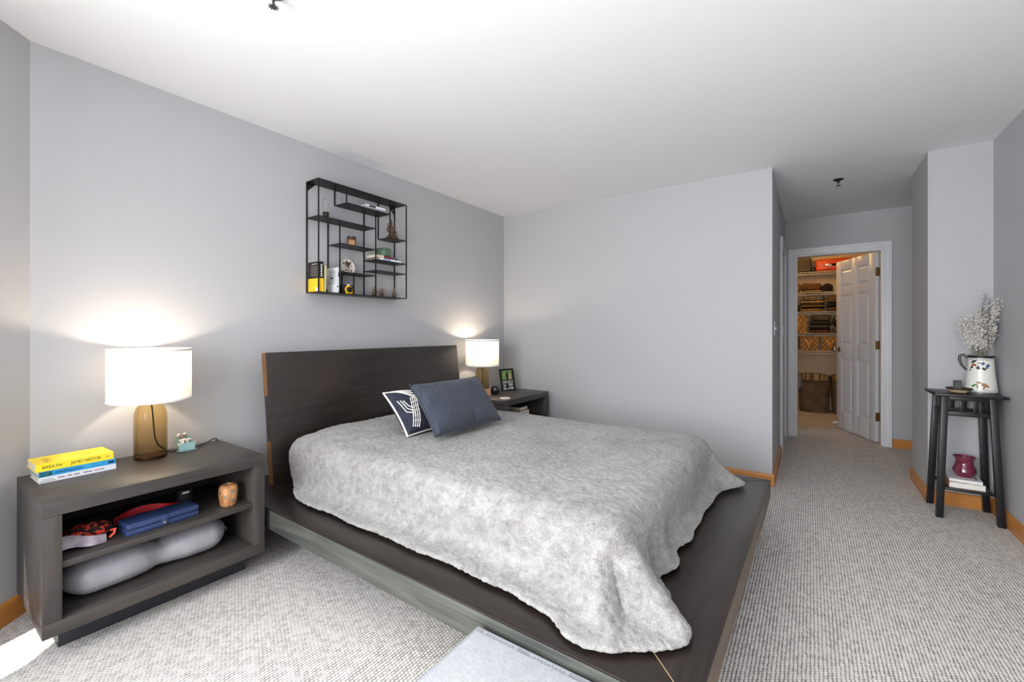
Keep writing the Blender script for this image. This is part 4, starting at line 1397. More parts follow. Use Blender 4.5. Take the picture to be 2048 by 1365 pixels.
for z in (0.158, 0.128, 0.112, 0.04):
    obj('spine_lettering', B().box(0.008, 0.018, -0.1316, -0.1312, z, z + (0.018 if 0.1 < z < 0.15 else 0.008)), m_ink, cv)

# instant camera
q = on_shelf(483, 1205, bt, 0.62)
ic = thing('instant_camera', 'black and yellow instant camera on the wall shelf', 'camera', (q.x, q.y, SZ0 + bt), R(-6))
obj('body', B().box(-0.042, 0.042, -0.024, 0.024, 0, 0.066, 0.006, 3), mat('black_plastic', (22, 21, 24), 0.4), ic)
m_cy = mat('camera_yellow', (246, 190, 20), 0.4)
obj('lens_ring', B().lathe([(0.019, 0), (0.029, 0), (0.028, 0.006), (0.021, 0.010), (0.019, 0.008)], 32, cap0=False, cap1=False, mx=T(0.004, -0.0235, 0.031) @ RX(R(90))), m_cy, ic)
ln = obj('lens_barrel', B().lathe([(0, 0), (0.0188, 0), (0.0188, 0.018), (0.015, 0.020), (0.013, 0.014), (0, 0.012)], 28, mx=T(0.004, -0.0242, 0.031) @ RX(R(90))), mat('black_plastic', (22, 21, 24), 0.4), ic)
obj('yellow_foot', B().prism([(-0.018, 0.001), (0.030, 0.001), (0.034, 0.02), (0.028, 0.018), (0.004, 0.006), (-0.020, 0.016)], 0.0241, 0.029, mx=FRONT), m_cy, ic, smooth=0)
obj('flash_window', B().box(-0.008, 0.010, -0.0275, -0.0241, 0.058, 0.0655, 0.001), M_WHITE, ic)
obj('flash_window', B().box(0.022, 0.036, -0.0265, -0.0241, 0.054, 0.062, 0.001), mat('grey_lens', (90, 92, 100), 0.2), ic)
obj('top_trim', B().box(-0.012, 0.034, -0.021, 0.018, 0.0662, 0.0685, 0.001), M_WHITE, ic)


# pine cones
def pinecone(label, loc, h, r0, seed):
    rnd = random.Random(seed)
    t = thing('pine_cone', label, 'pine cone', loc, rnd.uniform(0, 6), 'pine cones on the wall shelf')
    m_c = mat('pine_scale', (122, 98, 78), 0.8, col2=(230, 220, 206), vscale=110, contrast=(0.45, 0.60))
    obj('core', B().lathe([(0, 0.0), (r0 * .45, 0.003), (r0 * .5, h * .4), (r0 * .3, h * .8), (0, h)], 14), mat('cone_core', (48, 36, 30), 0.9), t)
    n = 46
    me = B().ball((0.5, 0, 0), (0.5, 0.34, 0.13), u=8, v=6).bm
    base = bpy.data.meshes.new('cone_scale'); me.to_mesh(base); me.free()
    base.materials.append(m_c)
    for k in range(n):
        f = k / n
        a = k * 2.39996
        rad = r0 * (0.55 + 0.75 * math.sin(min(1, f * 1.15 + 0.12) * PI) ** 0.7) * 0.82
        o_ = bpy.data.objects.new('cone_scale', base)
        COL.objects.link(o_)
        o_.parent = t
        o_.location = (0, 0, 0.004 + h * f * 0.95)
        o_.rotation_euler = (0, -R(-8 + 52 * f), a)
        s_ = max(0.006, rad)
        o_.scale = (s_, s_ * .62, s_ * .62)


q = on_shelf(748, 1230, bt, 0.5)
pinecone('upright pine cone beside the instant camera on the wall shelf', q, 0.078, 0.036, 1)
q = on_shelf(818, 1235, bt, 0.55)
pinecone('tilted stubby pine cone between two others on the wall shelf', q, 0.070, 0.037, 2)
q = on_shelf(932, 1240, bt, 0.5)
pinecone('small pine cone at the far end of the wall shelf', q, 0.072, 0.033, 3)

# seated carved figure
q = on_shelf(910, 690, zS4, 0.55)
fg = thing('carved_statue', 'brown carved seated figure on the small board of the wall shelf', 'statue', (q.x, q.y, q.z), R(-20))
m_brz = mat('carved_brown_resin', (62, 44, 32), 0.55, col2=(120, 88, 60), vscale=70, bump=0.8, bscale=120, bdist=0.004)
obj('plinth', B().superell((0.004, 0, 0.010), (0.047, 0.034, 0.010), 0.4, 0.6, wob=0.06, seed=2), m_brz, fg)
fb = B()
fb.ball((0.004, 0.004, 0.030), (0.034, 0.026, 0.014))
fb.tube([(-0.012, 0, 0.030), (0.0, -0.018, 0.034), (0.034, -0.014, 0.030), (0.042, 0.004, 0.026)], [0.013, 0.012, 0.010, 0.007], 10)
fb.tube([(0.012, 0.0, 0.030), (-0.006, -0.022, 0.040), (-0.024, -0.016, 0.034)], [0.013, 0.012, 0.008], 10)
fb.tube([(0.002, 0.002, 0.026), (0.0, 0.002, 0.055), (-0.002, 0, 0.080), (-0.004, 0, 0.098), (-0.004, 0, 0.106)], [0.024, 0.017, 0.019, 0.018, 0.008], 12)
fb.ball((-0.005, -0.002, 0.121), (0.0125, 0.0135, 0.016))
fb.ball((-0.004, 0.002, 0.139), (0.009, 0.009, 0.012)).ball((-0.004, 0.002, 0.153), (0.005, 0.005, 0.008))
fb.tube([(-0.020, 0, 0.096), (-0.036, -0.004, 0.074), (-0.028, -0.014, 0.052), (-0.010, -0.022, 0.050)], [0.008, 0.007, 0.006, 0.005], 8)
fb.tube([(0.012, 0, 0.096), (0.026, -0.002, 0.074), (0.034, -0.008, 0.052), (0.036, -0.010, 0.038)], [0.008, 0.007, 0.006, 0.005], 8)
fb.tube([(-0.016, 0.006, 0.100), (-0.030, 0.004, 0.112), (-0.026, 0.0, 0.128)], [0.006, 0.005, 0.004], 8)
fig = obj('figure', fb, m_brz, fg)
md = fig.modifiers.new('carve', 'REMESH'); md.mode = 'VOXEL'; md.voxel_size = 0.0026; md.use_smooth_shade = True

# boxes, books and pot on the right boards
zz = SZ0 + zS5
q0 = on_shelf(860, 885, zS5, 0.5)
r, cv = book('wide blue and white paperback lying under the green pot on the wall shelf', (SX0 + (P5 + SWd) / 2 - 0.004, YA - 0.074, zz), (0.205, 0.128, 0.016), 0, mat('pale_blue_cover', (150, 170, 196), 0.45), 'books lying under the green pot')
obj('white_spine_block', B().box(-0.1026, -0.07, -0.0655, -0.0649, 0.001, 0.015).box(0.0, 0.1026, -0.0655, -0.0649, 0.001, 0.015), m_wht, cv)
book('cream thick paperback lying at the end under the green pot', (SX0 + P5 + 0.048, YA - 0.072, zz + 0.0163), (0.074, 0.115, 0.022), 0, mat('cream_cover', (216, 200, 170), 0.6), 'books lying under the green pot')
book('dark red hardback lying under the green pot on the wall shelf', (SX0 + P5 + 0.129, YA - 0.072, zz + 0.0163), (0.084, 0.110, 0.020), 0, mat('maroon_cover', (120, 40, 38), 0.55), 'books lying under the green pot')
bx_ = thing('small_card_box', 'small black box with a white strip beside the red hardback', 'box', (SX0 + P5 + 0.199, YA - 0.08, zz + 0.0163), 0)
obj('box_body', B().box(-0.022, 0.022, -0.04, 0.04, 0, 0.020, 0.001), mat('black_card', (24, 22, 24), 0.5), bx_)
obj('white_strip', B().box(-0.018, 0.010, -0.0405, -0.0401, 0.012, 0.015), M_WHITE, bx_)
gp = thing('green_pot', 'squat green glazed pot on the books of the wall shelf', 'pot', (SX0 + P5 + 0.128, YA - 0.074, zz + 0.0366))
obj('pot_body', B().lathe([(0, 0), (0.044, 0), (0.051, 0.006), (0.055, 0.026), (0.054, 0.054), (0.050, 0.064), (0.046, 0.064), (0.048, 0.050), (0.046, 0.01), (0, 0.008)], 36), mat('green_glaze', (62, 88, 70), 0.45, col2=(92, 116, 94), vscale=22), gp)
obj('rim_band', B().tube([(0.052 * math.cos(2 * PI * i / 40), 0.052 * math.sin(2 * PI * i / 40), 0.060) for i in range(40)], 0.0014, 5, closed=True), mat('olive_glaze', (74, 88, 60), 0.45), gp)

# ================================================================== PLANT STAND
PSX, PSY = 3.968, -0.815
ps = thing('plant_stand', 'tall black wooden stand with splayed legs and slatted apron in the nook', 'stand', (PSX, PSY, 0))
TZ = 0.79
obj('top', B().box(-0.160, 0.148, -0.163, 0.160, TZ - 0.016, TZ, 0.004, 2), M_BLACKWOOD, ps)
lb, lt = (0.138, 0.136), (0.108, 0.106)
hw = 0.017
for s in (-1, 1):
    for t_ in (-1, 1):
        bx0, by0 = s * lb[0], t_ * lb[1]
        tx0, ty0 = s * lt[0], t_ * lt[1]
        q = bmesh.new()
        lo_ = [q.verts.new((bx0 + a * hw, by0 + c * hw, 0)) for a, c in ((-1, -1), (1, -1), (1, 1), (-1, 1))]
        hi_ = [q.verts.new((tx0 + a * hw, ty0 + c * hw, TZ - 0.0165)) for a, c in ((-1, -1), (1, -1), (1, 1), (-1, 1))]
        q.faces.new(list(reversed(lo_))); q.faces.new(hi_)
        for i in range(4):
            q.faces.new((lo_[i], lo_[(i + 1) % 4], hi_[(i + 1) % 4], hi_[i]))
        bmesh.ops.bevel(q, geom=list(q.edges), offset=0.002, segments=2, profile=.5, affect='EDGES')
        obj('leg', B()._merge(q), M_BLACKWOOD, ps)


def leg_in(z, w):
    f = z / (TZ - 0.0165)
    return (lb[0] + (lt[0] - lb[0]) * f, lb[1] + (lt[1] - lb[1]) * f)[w] - hw


for z0, z1 in ((TZ - 0.042, TZ - 0.017), (0.650, 0.674)):
    ax, ay = leg_in((z0 + z1) / 2, 0), leg_in((z0 + z1) / 2, 1)
    for s in (-1, 1):
        obj('apron_rail', B().box(s * (ax + 0.009), s * (ax + 0.025), -ay, ay, z0, z1, 0.001), M_BLACKWOOD, ps)
        obj('apron_rail', B().box(-ax, ax, s * (ay + 0.009), s * (ay + 0.025), z0, z1, 0.001), M_BLACKWOOD, ps)
for s in (-1, 1):
    for t_ in (-1, 1):
        ax, ay = leg_in(0.70, 0), leg_in(0.70, 1)
        obj('apron_slat', B().box(s * (ax + 0.013), s * (ax + 0.021), t_ * 0.030 - 0.010, t_ * 0.030 + 0.010, 0.6745, TZ - 0.0425, 0.001), M_BLACKWOOD, ps)
        obj('apron_slat', B().box(t_ * 0.030 - 0.010, t_ * 0.030 + 0.010, s * (ay + 0.013), s * (ay + 0.021), 0.6745, TZ - 0.0425, 0.001), M_BLACKWOOD, ps)
ax, ay = leg_in(0.19, 0), leg_in(0.19, 1)
obj('lower_shelf', B().box(-ax - 0.012, ax + 0.012, -ay + 0.001, ay - 0.001, 0.176, 0.190, 0.002), M_BLACKWOOD, ps)

# books and vase on the lower shelf
book('thick white hardback with red spine at the bottom of the plant stand', (PSX - 0.005, PSY + 0.003, 0.190), (0.190, 0.165, 0.036), R(181), mat('red_print_cover', (130, 52, 40), 0.5, col2=(206, 160, 120), vscale=40), 'books on the plant stand', pages=M_WHITE)
r, cv = book('thin white paperback under the red vase on the plant stand', (PSX - 0.006, PSY + 0.000, 0.2265), (0.172, 0.150, 0.018), R(176), m_wht, 'books on the plant stand', pages=M_WHITE)
for k in range(4):
    obj('cover_print', B().box(-0.03 + 0.018 * k, -0.018 + 0.018 * k, 0.045 + 0.004 * (k % 2), 0.06, 0.018, 0.0183), m_ink, cv)
rv = thing('red_vase', 'burgundy glazed vase with flared rim on the plant stand shelf', 'vase', (PSX - 0.008, PSY - 0.004, 0.2448))
m_bur = mat('burgundy_glaze', (98, 30, 48), 0.14, col2=(128, 50, 76), vscale=14, coat=0.5)
obj('vase_body', B().lathe([(0, 0), (0.032, 0), (0.036, 0.003), (0.050, 0.022), (0.056, 0.040), (0.053, 0.060), (0.043, 0.082), (0.040, 0.100), (0.043, 0.116), (0.054, 0.132), (0.056, 0.134), (0.052, 0.134), (0.040, 0.116), (0.037, 0.100), (0.040, 0.08), (0.048, 0.05), (0.03, 0.012), (0, 0.010)], 40), m_bur, rv)
obj('foot_ring', B().lathe([(0.0325, -0.0006), (0.036, -0.0006), (0.0365, 0.0026), (0.0325, 0.0026)], 32), mat('raw_clay', (196, 168, 150), 0.7), rv)

# pitcher
PP = Vector((PSX + 0.020, PSY - 0.085, TZ))
pi_ = thing('ceramic_pitcher', 'white pitcher painted with berries and mushrooms, holding dried flowers', 'pitcher', PP)
PROF = [(0.074, 0.0), (0.0755, 0.004), (0.0745, 0.020), (0.068, 0.080), (0.062, 0.14), (0.0585, 0.19), (0.0575, 0.225), (0.0595, 0.240)]
m_ench = mat('white_enamel', (230, 229, 224), 0.3, col2=(222, 220, 214), vscale=8)
obj('pitcher_body', B().lathe([(0, 0.0)] + PROF + [(0.0555, 0.240), (0.054, 0.20), (0.066, 0.02), (0, 0.012)], 48), m_ench, pi_)
m_dk = mat('dark_green_black', (34, 38, 36), 0.4)
obj('rim_band', B().lathe([(r_at(PROF, 0.226) + .0006, 0.226), (0.0602, 0.2402), (0.0602, 0.2412), (0.0553, 0.2412)], 48, cap0=False, cap1=False), m_dk, pi_)
obj('base_band', B().lathe([(0.0762, 0.0006), (0.0764, 0.004), (r_at(PROF, 0.013) + .0007, 0.013)], 48, cap0=False, cap1=False), mat('sage_glaze', (82, 92, 80), 0.35), pi_)
VA = math.atan2(-PP.y, -PP.x)           # side turned to the room
HA = VA - R(88)
hp_ = lambda r_, z: (r_ * math.cos(HA), r_ * math.sin(HA), z)
obj('handle', B().tube([hp_(0.057, 0.222), hp_(0.080, 0.246), hp_(0.094, 0.238), hp_(0.096, 0.21), hp_(0.086, 0.175), hp_(0.068, 0.150), hp_(0.060, 0.146)], [0.005, 0.007, 0.008, 0.008, 0.007, 0.006, 0.004], 8), m_dk, pi_)
m_leafd = mat('painted_leaf', (44, 50, 50), 0.4)
m_berry = mat('painted_red', (170, 70, 50), 0.4)
m_blue = mat('painted_blue', (54, 76, 128), 0.4)
m_mush = mat('painted_brown', (138, 98, 68), 0.4, col2=(176, 140, 104), vscale=120)
for (da, z, ln_, wd, an) in ((-0.55, 0.205, 0.016, 0.007, 0.5), (-0.10, 0.196, 0.008, 0.004, 0.3), (-0.20, 0.166, 0.012, 0.009, 1.6), (0.22, 0.158, 0.011, 0.007, -0.8), (-0.72, 0.168, 0.009, 0.007, 1.4), (-0.85, 0.150, 0.008, 0.004, 1.4)):
    obj('painted_leaf', decal(PROF, [leaf_poly(VA + da, z, ln_, wd, an, PROF)]), m_leafd, pi_)
for (da, z, rr_) in ((-0.62, 0.184, 0.010), (-0.45, 0.180, 0.008)):
    obj('painted_berry', decal(PROF, [flower_poly(VA + da, z, rr_, PROF)]), m_berry, pi_)
for (da, z, rr_) in ((0.14, 0.192, 0.011), (0.52, 0.180, 0.011), (0.42, 0.166, 0.008)):
    obj('painted_blossom', decal(PROF, [flower_poly(VA + da, z, rr_, PROF)]), m_blue, pi_)
obj('painted_twig', B().tube([((r_at(PROF, z) + .0008) * math.cos(VA + a), (r_at(PROF, z) + .0008) * math.sin(VA + a), z) for a, z in ((-0.6, 0.182), (-0.4, 0.188), (-0.2, 0.186), (0.0, 0.180), (0.15, 0.170), (0.25, 0.162))], 0.0010, 5), m_leafd, pi_)
for (da, z, ln_, wd, an) in ((-0.10, 0.072, 0.014, 0.006, -0.2), (-0.22, 0.050, 0.004, 0.018, 0.1), (0.28, 0.055, 0.020, 0.011, -0.5), (0.18, 0.040, 0.005, 0.012, -0.3)):
    obj('painted_mushroom', decal(PROF, [leaf_poly(VA + da, z, ln_, wd, an, PROF)]), m_mush, pi_)
obj('painted_sprig', decal(PROF, [leaf_poly(VA - 0.48, 0.050, 0.010, 0.006, 0.3, PROF), leaf_poly(VA - 0.38, 0.058, 0.007, 0.005, 1.2, PROF)]), mat('painted_green', (70, 130, 60), 0.4), pi_)
rnd = random.Random(11)
sp = []
for k in range(30):
    sp.append(leaf_poly(VA - 1.1 + 2.2 * k / 30 + rnd.uniform(-.02, .02), 0.020 + rnd.uniform(-0.004, 0.006), 0.0030, 0.0016, rnd.uniform(0, 3), PROF))
    sp.append(leaf_poly(VA - 1.1 + 2.2 * k / 30 + rnd.uniform(-.03, .03), 0.217 + rnd.uniform(-0.004, 0.006), 0.0030, 0.0018, rnd.uniform(0, 3), PROF))
obj('painted_border', decal(PROF, sp), m_leafd, pi_)

# dried flowers: each stem is a thing
m_stem = mat('dry_stem', (126, 120, 106), 0.9)
m_stat = mat('pale_dried_blossom', (232, 229, 224), 0.95, col2=(176, 172, 166), vscale=90, contrast=(0.4, 0.6))
m_dust = mat('dusty_grey_grass', (112, 108, 102), 0.95, col2=(78, 74, 70), vscale=60)
m_seed = mat('pale_bunny_tail', (178, 172, 162), 0.95, bump=0.8, bscale=250)
G_ = 'dried flower stems in the pitcher'
LBL = {'stat': 'dried sprig of small white blossoms in the painted pitcher', 'plume': 'feathery dark grey dried grass plume in the painted pitcher', 'tail': 'dried stem with one oval fluffy seed head in the painted pitcher'}


def crumbs(n, fn, size, rnd_):
    """many small petals as one part"""
    vs, fs = [], []
    for k in range(n):
        c = fn(k)
        s_ = size * rnd_.uniform(0.6, 1.3)
        e_ = Euler((rnd_.uniform(0, 6), rnd_.uniform(0, 6), rnd_.uniform(0, 6))).to_matrix()
        base = len(vs)
        for d in ((1, 0, 0), (-1, 0, 0), (0, .8, 0), (0, -.8, 0), (0, 0, .55), (0, 0, -.55)):
            vs.append(tuple(Vector(c) + e_ @ Vector(d) * s_))
        for f in ((0, 2, 4), (2, 1, 4), (1, 3, 4), (3, 0, 4), (2, 0, 5), (1, 2, 5), (3, 1, 5), (0, 3, 5)):
            fs.append(tuple(base + q for q in f))
    me_ = bpy.data.meshes.new('c')
    me_.from_pydata(vs, [], fs)
    return me_


# offsets seen from the room: right = away from the hall, toward the camera's right
RTv = Vector((math.sin(YAW), -math.cos(YAW), 0))
rnd = random.Random(3)
spec = []
for (dx, dz, kind) in ((-0.115, 0.190, 'stat'), (-0.130, 0.215, 'stat'), (-0.095, 0.235, 'stat'), (-0.070, 0.255, 'stat'), (-0.050, 0.225, 'stat'), (-0.085, 0.170, 'stat'), (-0.030, 0.270, 'stat'),
                       (-0.020, 0.180, 'stat'), (-0.055, 0.140, 'stat'), (0.005, 0.300, 'stat'), (0.020, 0.160, 'stat'), (0.030, 0.270, 'stat'), (-0.005, 0.235, 'stat'), (0.115, 0.355, 'stat'), (0.100, 0.310, 'stat'), (0.045, 0.120, 'stat'),
                       (-0.10, 0.150, 'stat'), (-0.06, 0.195, 'stat'), (-0.03, 0.130, 'stat'),
                       (0.020, 0.390, 'plume'), (0.040, 0.360, 'plume'), (0.060, 0.335, 'plume'), (0.050, 0.260, 'plume'), (0.075, 0.240, 'plume'), (0.062, 0.190, 'plume'),
                       (0.025, 0.225, 'tail'), (-0.030, 0.215, 'tail'), (-0.010, 0.205, 'tail'), (-0.048, 0.155, 'tail'), (0.085, 0.175, 'tail')):
    spec.append((dx * (1.4 if dx > 0 else 1.05), dz, kind))
for k, (dx, dz, kind) in enumerate(spec):
    base = Vector((rnd.uniform(-.030, .030), rnd.uniform(-.030, .030), 0.030))
    dep = rnd.uniform(-0.045, 0.055)
    view = Vector((math.cos(VA), math.sin(VA), 0))
    tip = Vector((0, 0, 0.240 + dz)) + RTv * dx + view * dep
    # keep clear of the two walls
    tip.x = min(tip.x, XN - PP.x - 0.035)
    lim = YR - PP.y + 0.028
    if tip.y < lim:
        tip.x -= (lim - tip.y) * 1.8
        tip.y = lim
    neck = Vector((base.x * 0.9 + tip.x * 0.18, base.y * 0.9 + tip.y * 0.18, 0.235))
    if math.hypot(neck.x, neck.y) > 0.040:
        s_ = 0.040 / math.hypot(neck.x, neck.y); neck.x *= s_; neck.y *= s_
    t = thing('dried_flower_stem', LBL[kind], 'dried flower', PP, 0, G_ + ' ' + kind)
    mid_ = neck.lerp(tip, 0.5) + Vector((rnd.uniform(-.006, .006), rnd.uniform(-.006, .006), 0.008))
    obj('stem', B().tube([base, neck, mid_, tip], [0.0016, 0.0016, 0.0013, 0.0009], 5), m_stem, t)

    def along(f):
        return neck.lerp(mid_, f * 2) if f < 0.5 else mid_.lerp(tip, f * 2 - 1)
    if kind == 'stat':
        def fn(i):
            f = 0.30 + 0.72 * rnd.random()
            return along(min(f, 1)) + Vector((rnd.gauss(0, .012), rnd.gauss(0, .012), rnd.gauss(0, .010)))
        obj('blossoms', crumbs(230, fn, 0.0060, rnd), m_stat, t, smooth=0)['kind'] = 'stuff'
    elif kind == 'plume':
        def fn(i):
            f = 0.45 + 0.58 * rnd.random()
            w_ = 0.016 * (1.15 - f)
            return along(min(f, 1)) + Vector((rnd.gauss(0, .006 + w_), rnd.gauss(0, .006 + w_), rnd.gauss(0, .012)))
        bb = B()
        for i in range(46):
            f = 0.45 + 0.55 * i / 46
            p0 = along(f)
            d_ = Vector((rnd.gauss(0, 1), rnd.gauss(0, 1), rnd.uniform(0.3, 1.4))).normalized() * rnd.uniform(0.012, 0.026)
            bb.tube([p0, p0 + d_ * .5 + Vector((0, 0, .003)), p0 + d_], 0.0007, 3)
        obj('plume', bb, m_dust, t, smooth=0)['kind'] = 'stuff'
        obj('florets', crumbs(90, fn, 0.0026, rnd), m_dust, t, smooth=0)['kind'] = 'stuff'
    else:
        d_ = (tip - mid_).normalized()
        rt = d_.to_track_quat('Z', 'Y').to_euler()
        obj('seed_head', B().ball(tip, (0.009, 0.009, 0.020), u=14, v=10, rot=rt), m_seed, t)

# basket, card and keys
bk = at(1931, 783, z=TZ)
BKT = Vector((PSX - 0.050, PSY + 0.030, TZ))
wb = thing('woven_basket', 'shallow woven basket with dark rim on top of the plant stand', 'basket', BKT)
m_wick = mat('pale_wicker', (196, 180, 148), 0.8, col2=(150, 128, 96), vscale=90)
m_wickd = mat('dark_wicker', (66, 46, 36), 0.7)
for k in range(5):
    r_ = 0.031 + 0.0055 * k
    z = 0.003 + 0.0055 * k
    obj('wicker_coil', B().tube([(r_ * math.cos(2 * PI * i / 48), r_ * math.sin(2 * PI * i / 48), z + 0.0009 * (1 if i % 2 else -1)) for i in range(48)], 0.0032, 6, closed=True), m_wick if k in (1, 2, 3) else m_wickd, wb)
obj('basket_bottom', B().lathe([(0, 0.001), (0.030, 0.001), (0.030, 0.004), (0, 0.004)], 32), m_wick, wb)
obj('basket_rim', B().tube([(0.058 * math.cos(2 * PI * i / 48), 0.058 * math.sin(2 * PI * i / 48), 0.030 + 0.0012 * (1 if i % 2 else -1)) for i in range(48)], 0.0042, 6, closed=True, flat=.8), m_wickd, wb)
bc = thing('black_wallet', 'small black card wallet standing in the woven basket', 'wallet', BKT + Vector((0.012, 0.004, 0.0045)), VA + R(86))
obj('wallet_body', B().box(-0.020, 0.020, -0.003, 0.003, 0, 0.076, 0.0015, mx=RX(R(-6))), mat('black_leather', (28, 28, 34), 0.5), bc)
obj('stitching', B().box(-0.018, 0.018, -0.0034, -0.0031, 0.072, 0.0725, mx=RX(R(-6))), mat('grey_thread', (70, 70, 76), 0.7), bc)
ky = thing('key_ring', 'small bunch of black keys beside the basket', 'keys', (PSX - 0.100, PSY + 0.140, TZ), R(20))
obj('ring', B().tube([(0.010 * math.cos(2 * PI * i / 20), 0.010 * math.sin(2 * PI * i / 20), 0.0018) for i in range(20)], 0.0012, 5, closed=True), M_NICKEL, ky)
for k in range(3):
    obj('key', B().box(0.008, 0.030, -0.004, 0.004, 0.0005 + k * .0022, 0.0023 + k * .0022, 0.0008, mx=RZ(R(-40 + 40 * k))), mat('black_plastic', (22, 21, 24), 0.4), ky)

# ================================================================== PET STEP at the bed's side
st0 = at(963, 1245, z=0.275)
pst = thing('pet_step', 'grey plastic pet step with white plush top against the platform bed', 'pet step', (0.815, 0.585, 0), R(0.4))
m_pl = mat('pale_grey_plastic', (168, 172, 178), 0.45)
hx, hy_ = 0.235, 0.265
hz = 0.272
for s in (-1, 1):
    obj('side_wall', B().box(s * hx, s * (hx - 0.012), -hy_, hy_, 0, hz - 0.012, 0.003), m_pl, pst)
    obj('end_wall', B().box(-hx + 0.0125, hx - 0.0125, s * hy_, s * (hy_ - 0.012), 0, hz - 0.012, 0.003), m_pl, pst)
obj('top_frame', B().box(-hx, hx, -hy_, hy_, hz - 0.0115, hz, 0.004), m_pl, pst)
obj('plush_pad', B().box(-hx + 0.018, hx - 0.030, -hy_ + 0.018, hy_ - 0.018, hz + 0.0003, hz + 0.011, 0.005, 3), plush_mat('white_plush', (172, 175, 180), (200, 202, 206), 2.0), pst)
for y0 in (0.17, 0.005):
    lp = obj('moulded_label', B().box(hx - 0.024, hx - 0.008, y0 - 0.062, y0 + 0.062, hz + 0.0002, hz + 0.0012), mat('plastic_label', (180, 184, 190), 0.4), pst)
    for k in range(9):
        obj('moulded_mark', B().box(hx - 0.020 + 0.002 * (k % 2), hx - 0.012, y0 - 0.050 + k * 0.0115, y0 - 0.044 + k * 0.0115, hz + 0.0013, hz + 0.0018), mat('embossed_grey', (150, 154, 162), 0.5), lp)

# ================================================================== CLOSET
closet_light = light('closet_bulb', 'POINT', (7.05, 0.15, 2.30), 8, (1.0, 0.58, 0.20), shadow_soft_size=0.06)
fx = thing('closet_light', 'small round ceiling light inside the closet', 'ceiling light', (7.05, 0.15, C))
obj('base', B().lathe([(0, -0.02), (0.05, -0.02), (0.055, -0.012), (0.055, 0)], 24), M_TRIM, fx)
obj('bulb', B().lathe([(0, -0.085), (0.02, -0.078), (0.028, -0.06), (0.016, -0.03), (0.013, -0.0205)], 18), mat('lit_bulb_warm', (255, 220, 160), 0.4, emit=(255, 200, 120), estr=6.0), fx)

XF = 7.70        # shelf fronts


def cz(x, y, X_=XF):
    """place on the closet's shelf-front plane of a point in the enlarged view"""
    p_ = at(1585 + x / 5.687, 490 + y / 5.687, x=X_)
    return p_.y, p_.z


m_wire = mat('white_wire', (224, 220, 212), 0.4)
SHZ = {}
names = ['top', 'second', 'third', 'fourth', 'lowest']
for nm, yy_ in zip(names, (303, 535, 757, 1005, 1208)):
    z = cz(300, yy_)[1]
    SHZ[nm] = z
    ws = thing('wire_shelf', 'white wire closet shelf, %s of five on the closet back wall' % nm, 'shelf', (XF, 0, z), 0, 'wire shelves in the closet')
    y0, y1 = -0.72, 0.70
    for (x_, zz_) in ((0.0, -0.004), (0.0, -0.040), (XCB - XF - 0.008, -0.004), (0.15, -0.007)):
        obj('rod', B().tube([(x_, y0, zz_), (x_, y1, zz_)], 0.0035, 6), m_wire, ws)
    n = 45
    me_ = B().tube([(-0.002, 0, -0.040), (-0.002, 0, -0.002)], 0.0026, 5).tube([(-0.002, 0, -0.0012), (XCB - XF - 0.006, 0, -0.0012)], 0.0018, 4)
    wm = bpy.data.meshes.new('cross_wire'); me_.bm.to_mesh(wm); me_.bm.free(); wm.materials.append(m_wire)
    for k in range(n):
        o_ = bpy.data.objects.new('cross_wire', wm); COL.objects.link(o_); o_.parent = ws
        o_.location = (0, y0 + (y1 - y0) * k / (n - 1), 0)
    for y_ in (-0.71, 0.69):
        obj('brace', B().tube([(0.005, y_, -0.042), (XCB - XF - 0.006, y_, -0.24)], 0.005, 6), m_wire, ws)

rnd = random.Random(21)


def garment(label, x0, x1, yt, yb, zbase, c, grp, depth=0.25, seed=0, c2=None, cap=False):
    ya, yb_ = cz(x0, 500)[0], cz(x1, 500)[0]
    zt_, zl = cz(300, yt)[1], cz(300, yb)[1]
    h = max(0.02, zt_ - zl)
    w_ = abs(ya - yb_) / 2
    yc_ = (ya + yb_) / 2
    t = thing('folded_garment', label, 'clothing', (XF + 0.012 + depth / 2, yc_, zbase), 0, grp)
    m_ = mat('cloth_%d_%d_%d' % c, c, 0.9, col2=tuple(int(v * 0.72) for v in c), vscale=26, bump=0.5, bscale=60, bdist=0.004)
    obj('folded_cloth', B().superell((0, 0, h / 2), (depth / 2, w_, h / 2), 0.42, 0.35, wob=0.06, seed=seed), m_, t, sub=1)
    obj('fold_edge', B().tube([(-depth / 2 - 0.001, -w_ * .8, h * .5), (-depth / 2 - 0.003, -w_ * .3, h * .56), (-depth / 2 - 0.003, w_ * .3, h * .46), (-depth / 2 - 0.001, w_ * .8, h * .52)], 0.0035, 6), m_, t)
    return zbase + h + 0.0015


z = SHZ['second'] + 0.0015
g2 = 'clothes on the second closet shelf'
garment('crumpled pale tan cloth at the end of the second closet shelf', 15, 82, 420, 535, z, (168, 140, 96), g2, seed=1)
zt2 = garment('flat tan cloth under the brown garment on the second closet shelf', 110, 335, 512, 535, z, (176, 138, 76), g2, seed=2)
garment('heaped brown garment on the second closet shelf', 90, 335, 430, 512, zt2, (112, 78, 42), g2, seed=3)
# dark cap
ycap, _ = cz(398, 500)
cap_ = thing('dark_cap', 'black knitted cap beside the brown garment on the closet shelf', 'cap', (XF + 0.11, ycap, z))
obj('crown', B().superell((0, 0, 0.060), (0.085, 0.070, 0.060), 0.8, 0.9, wob=0.04, seed=6), mat('black_knit', (40, 30, 26), 0.95, bump=0.5, bscale=90), cap_, sub=1)
obj('brim', B().superell((-0.035, 0, 0.010), (0.075, 0.080, 0.009), 0.6, 0.9), mat('black_knit', (40, 30, 26), 0.95), cap_)
garment('dark folded jumper behind the open closet door on the second shelf', 505, 690, 425, 530, z, (46, 36, 30), g2, seed=8)

